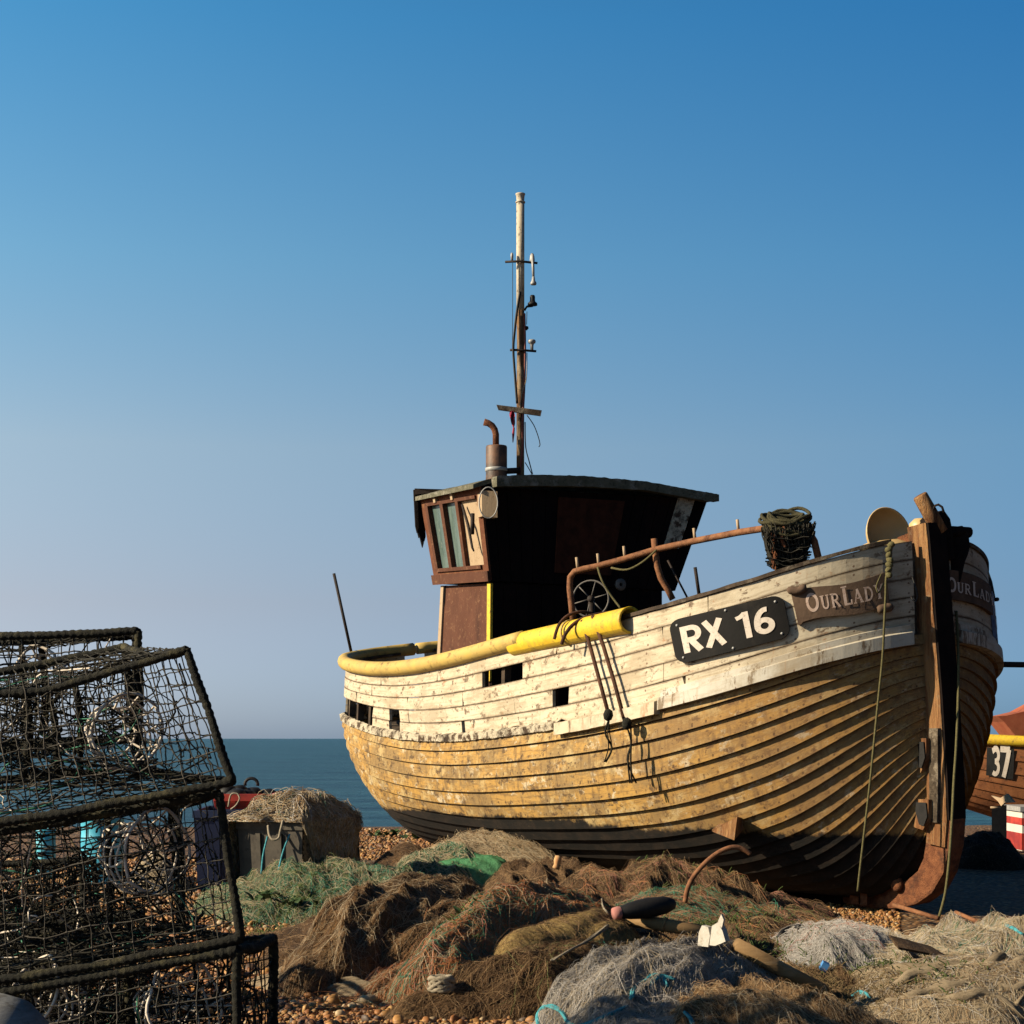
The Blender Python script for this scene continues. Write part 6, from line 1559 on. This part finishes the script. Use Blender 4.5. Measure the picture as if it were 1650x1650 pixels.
mb=MB(); mb.hexa([P(1640,1178,Yz-.5),P(1700,1160,Yz-.5),P(1700,1160,Yz-.2),P(1640,1178,Yz-.2),P(1640,1172,Yz-.5),P(1700,1152,Yz-.5),P(1700,1152,Yz-.2),P(1640,1172,Yz-.2)]); mb.build('thwart',M['b2_red'],b2)
# gear below it
M['red_white']=mat_rough('white_panel',(.66,.62,.55),(.58,.54,.47),scale=5,bump=.2)
Yx=20.2
def panel_box(pl,pr,pt,Y,label,stripes):
    x0=P(pl,1300,Y).x; x1=P(pr,1300,Y).x; zt=P(pl,pt,Y).z; zb=gbase(x0,Y); root=thing('gear_box',label,'box',((x0+x1)/2,Y+.3,zb))
    mb=MB(); mb.box(((x0+x1)/2,Y+.35,(zt+zb)/2),(x1-x0,.7,zt-zb)); mb.build('box_shell',M['red_white'],root)
    for a,b_ in stripes:
        mb=MB(); mb.box(((x0+x1)/2,Y+.35,zb+(zt-zb)*(a+b_)/2),(x1-x0+.012,.712,(zt-zb)*(b_-a))); mb.build('red_stripe',M['red_plastic'],root)
    mb=MB(); mb.box(((x0+x1)/2,Y+.35,zt+.03),(x1-x0+.06,.76,.055)); mb.build('box_lid',M['grey_metal'],root)
panel_box(1647,1730,1308,Yx,'white box with red stripes standing under the varnished boat',[(.02,.45),(.66,.84)])
mb=MB(); Yt=19.6; mb.poly([P(x_,y_,Yt-(x_-1615)*Yt/F*1.1) for x_,y_ in ((1597,1282),(1612,1286),(1622,1279),(1634,1293),(1618,1294),(1613,1299),(1608,1291))],.04,(.74,.67,0)); mb.tube([P(1596,1301,Yt),P(1612,1302,Yt)],.012,6); mb.hexa([P(1596,1330,Yt+.1),P(1634,1330,Yt+.1),P(1634,1330,Yt+.4),P(1596,1330,Yt+.4),P(1596,1303,Yt+.1),P(1634,1296,Yt+.1),P(1634,1296,Yt+.4),P(1596,1303,Yt+.4)] if False else [P(1598,1380,Yt+.1),P(1622,1380,Yt+.1),P(1622,1380,Yt+.4),P(1598,1380,Yt+.4),P(1598,1299,Yt+.1),P(1622,1297,Yt+.1),P(1622,1297,Yt+.4),P(1598,1299,Yt+.4)],mi=1)
o=mb.build('folded_sheet',[M['beige_board'],M['black']]); tag(o,'pale torn board lying on a dark stack under the varnished boat','board')
# ------------------------------------------------------------------ camera, sun, sky
cam=bpy.data.cameras.new('camera'); co=bpy.data.objects.new('camera',cam); COL.objects.link(co)
co.location=(0,0,CZ); co.rotation_euler=(PI/2,0,0); cam.sensor_width=36; cam.sensor_fit='HORIZONTAL'; cam.lens=36*F/1650
cam.shift_y=(1190-825)/1650; cam.clip_start=.1; cam.clip_end=80000; SC.camera=co
EL=math.radians(27); SH=Vector((-.978,-.195,0)).normalized()
sdir=Vector((SH.x*math.cos(EL),SH.y*math.cos(EL),math.sin(EL)))
sl_=bpy.data.lights.new('sun','SUN'); sl_.energy=5.0; sl_.angle=math.radians(.5); sl_.color=(1,.84,.60)
so=bpy.data.objects.new('sun',sl_); COL.objects.link(so); so.rotation_euler=sdir.to_track_quat('Z','Y').to_euler()
w=bpy.data.worlds.new('World'); SC.world=w; w.use_nodes=True; nt=w.node_tree; bg=nt.nodes['Background']
sky=nt.nodes.new('ShaderNodeTexSky'); sky.sky_type='NISHITA'; sky.sun_disc=False; sky.sun_elevation=EL; sky.sun_rotation=math.atan2(SH.x,SH.y)
sky.air_density=.7; sky.dust_density=.5; sky.ozone_density=6.0; sky.altitude=0
def wn(t): return nt.nodes.new(t)
tc=wn('ShaderNodeTexCoord'); sx_=wn('ShaderNodeSeparateXYZ'); nt.links.new(tc.outputs['Generated'],sx_.inputs[0])
rp=wn('ShaderNodeValToRGB'); nt.links.new(sx_.outputs[2],rp.inputs[0]); e=rp.color_ramp.elements; rp.color_ramp.interpolation='EASE' if False else 'LINEAR'
ST_=[(0.0,(.93,1.01,1.22)),(.035,(1.26,1.13,1.15)),(.077,(1.65,1.23,1.02)),(.164,(2.2,1.78,1.26)),(.264,(1.6,2.05,1.60)),(.384,(.85,1.98,1.85)),(.6,(.45,1.0,1.2)),(1.0,(.4,.75,.95))]
while len(e)<len(ST_): e.new(.5)
for k_,(p_,c_) in zip(e,ST_): k_.position=p_; k_.color=(*[q/2.1 for q in c_],1)
m1=wn('ShaderNodeMix'); m1.data_type='RGBA'; m1.blend_type='MULTIPLY'; m1.inputs[0].default_value=1; nt.links.new(sky.outputs[0],m1.inputs[6]); nt.links.new(rp.outputs[0],m1.inputs[7])
ma=wn('ShaderNodeMapRange'); nt.links.new(sx_.outputs[0],ma.inputs[0]); ma.inputs[1].default_value=-.30; ma.inputs[2].default_value=.75; ma.inputs[3].default_value=1.24; ma.inputs[4].default_value=.14
cx_=wn('ShaderNodeCombineXYZ')
for i_,(a_,b_) in enumerate(((1.38,.52),(1.19,.69),(1.09,.80))):
    q_=wn('ShaderNodeMapRange'); nt.links.new(sx_.outputs[0],q_.inputs[0]); q_.inputs[1].default_value=-.29; q_.inputs[2].default_value=.29; q_.inputs[3].default_value=a_; q_.inputs[4].default_value=b_; nt.links.new(q_.outputs[0],cx_.inputs[i_])
ma.inputs[1].default_value=.30; ma.inputs[2].default_value=.8; ma.inputs[3].default_value=1.0; ma.inputs[4].default_value=.25
m3=wn('ShaderNodeVectorMath'); m3.operation='MULTIPLY'; nt.links.new(m1.outputs[2],m3.inputs[0]); nt.links.new(cx_.outputs[0],m3.inputs[1])
m2=wn('ShaderNodeVectorMath'); m2.operation='SCALE'; nt.links.new(m3.outputs[0],m2.inputs[0]); nt.links.new(ma.outputs[0],m2.inputs[3])
nt.links.new(m2.outputs[0],bg.inputs[0]); bg.inputs[1].default_value=.090
SC.view_settings.view_transform='Standard'; SC.view_settings.look='None'; SC.view_settings.exposure=1.25; SC.view_settings.gamma=1
SC.render.film_transparent=False
SC.cycles.max_bounces=6; SC.cycles.diffuse_bounces=3; SC.cycles.glossy_bounces=3; SC.cycles.transparent_max_bounces=8
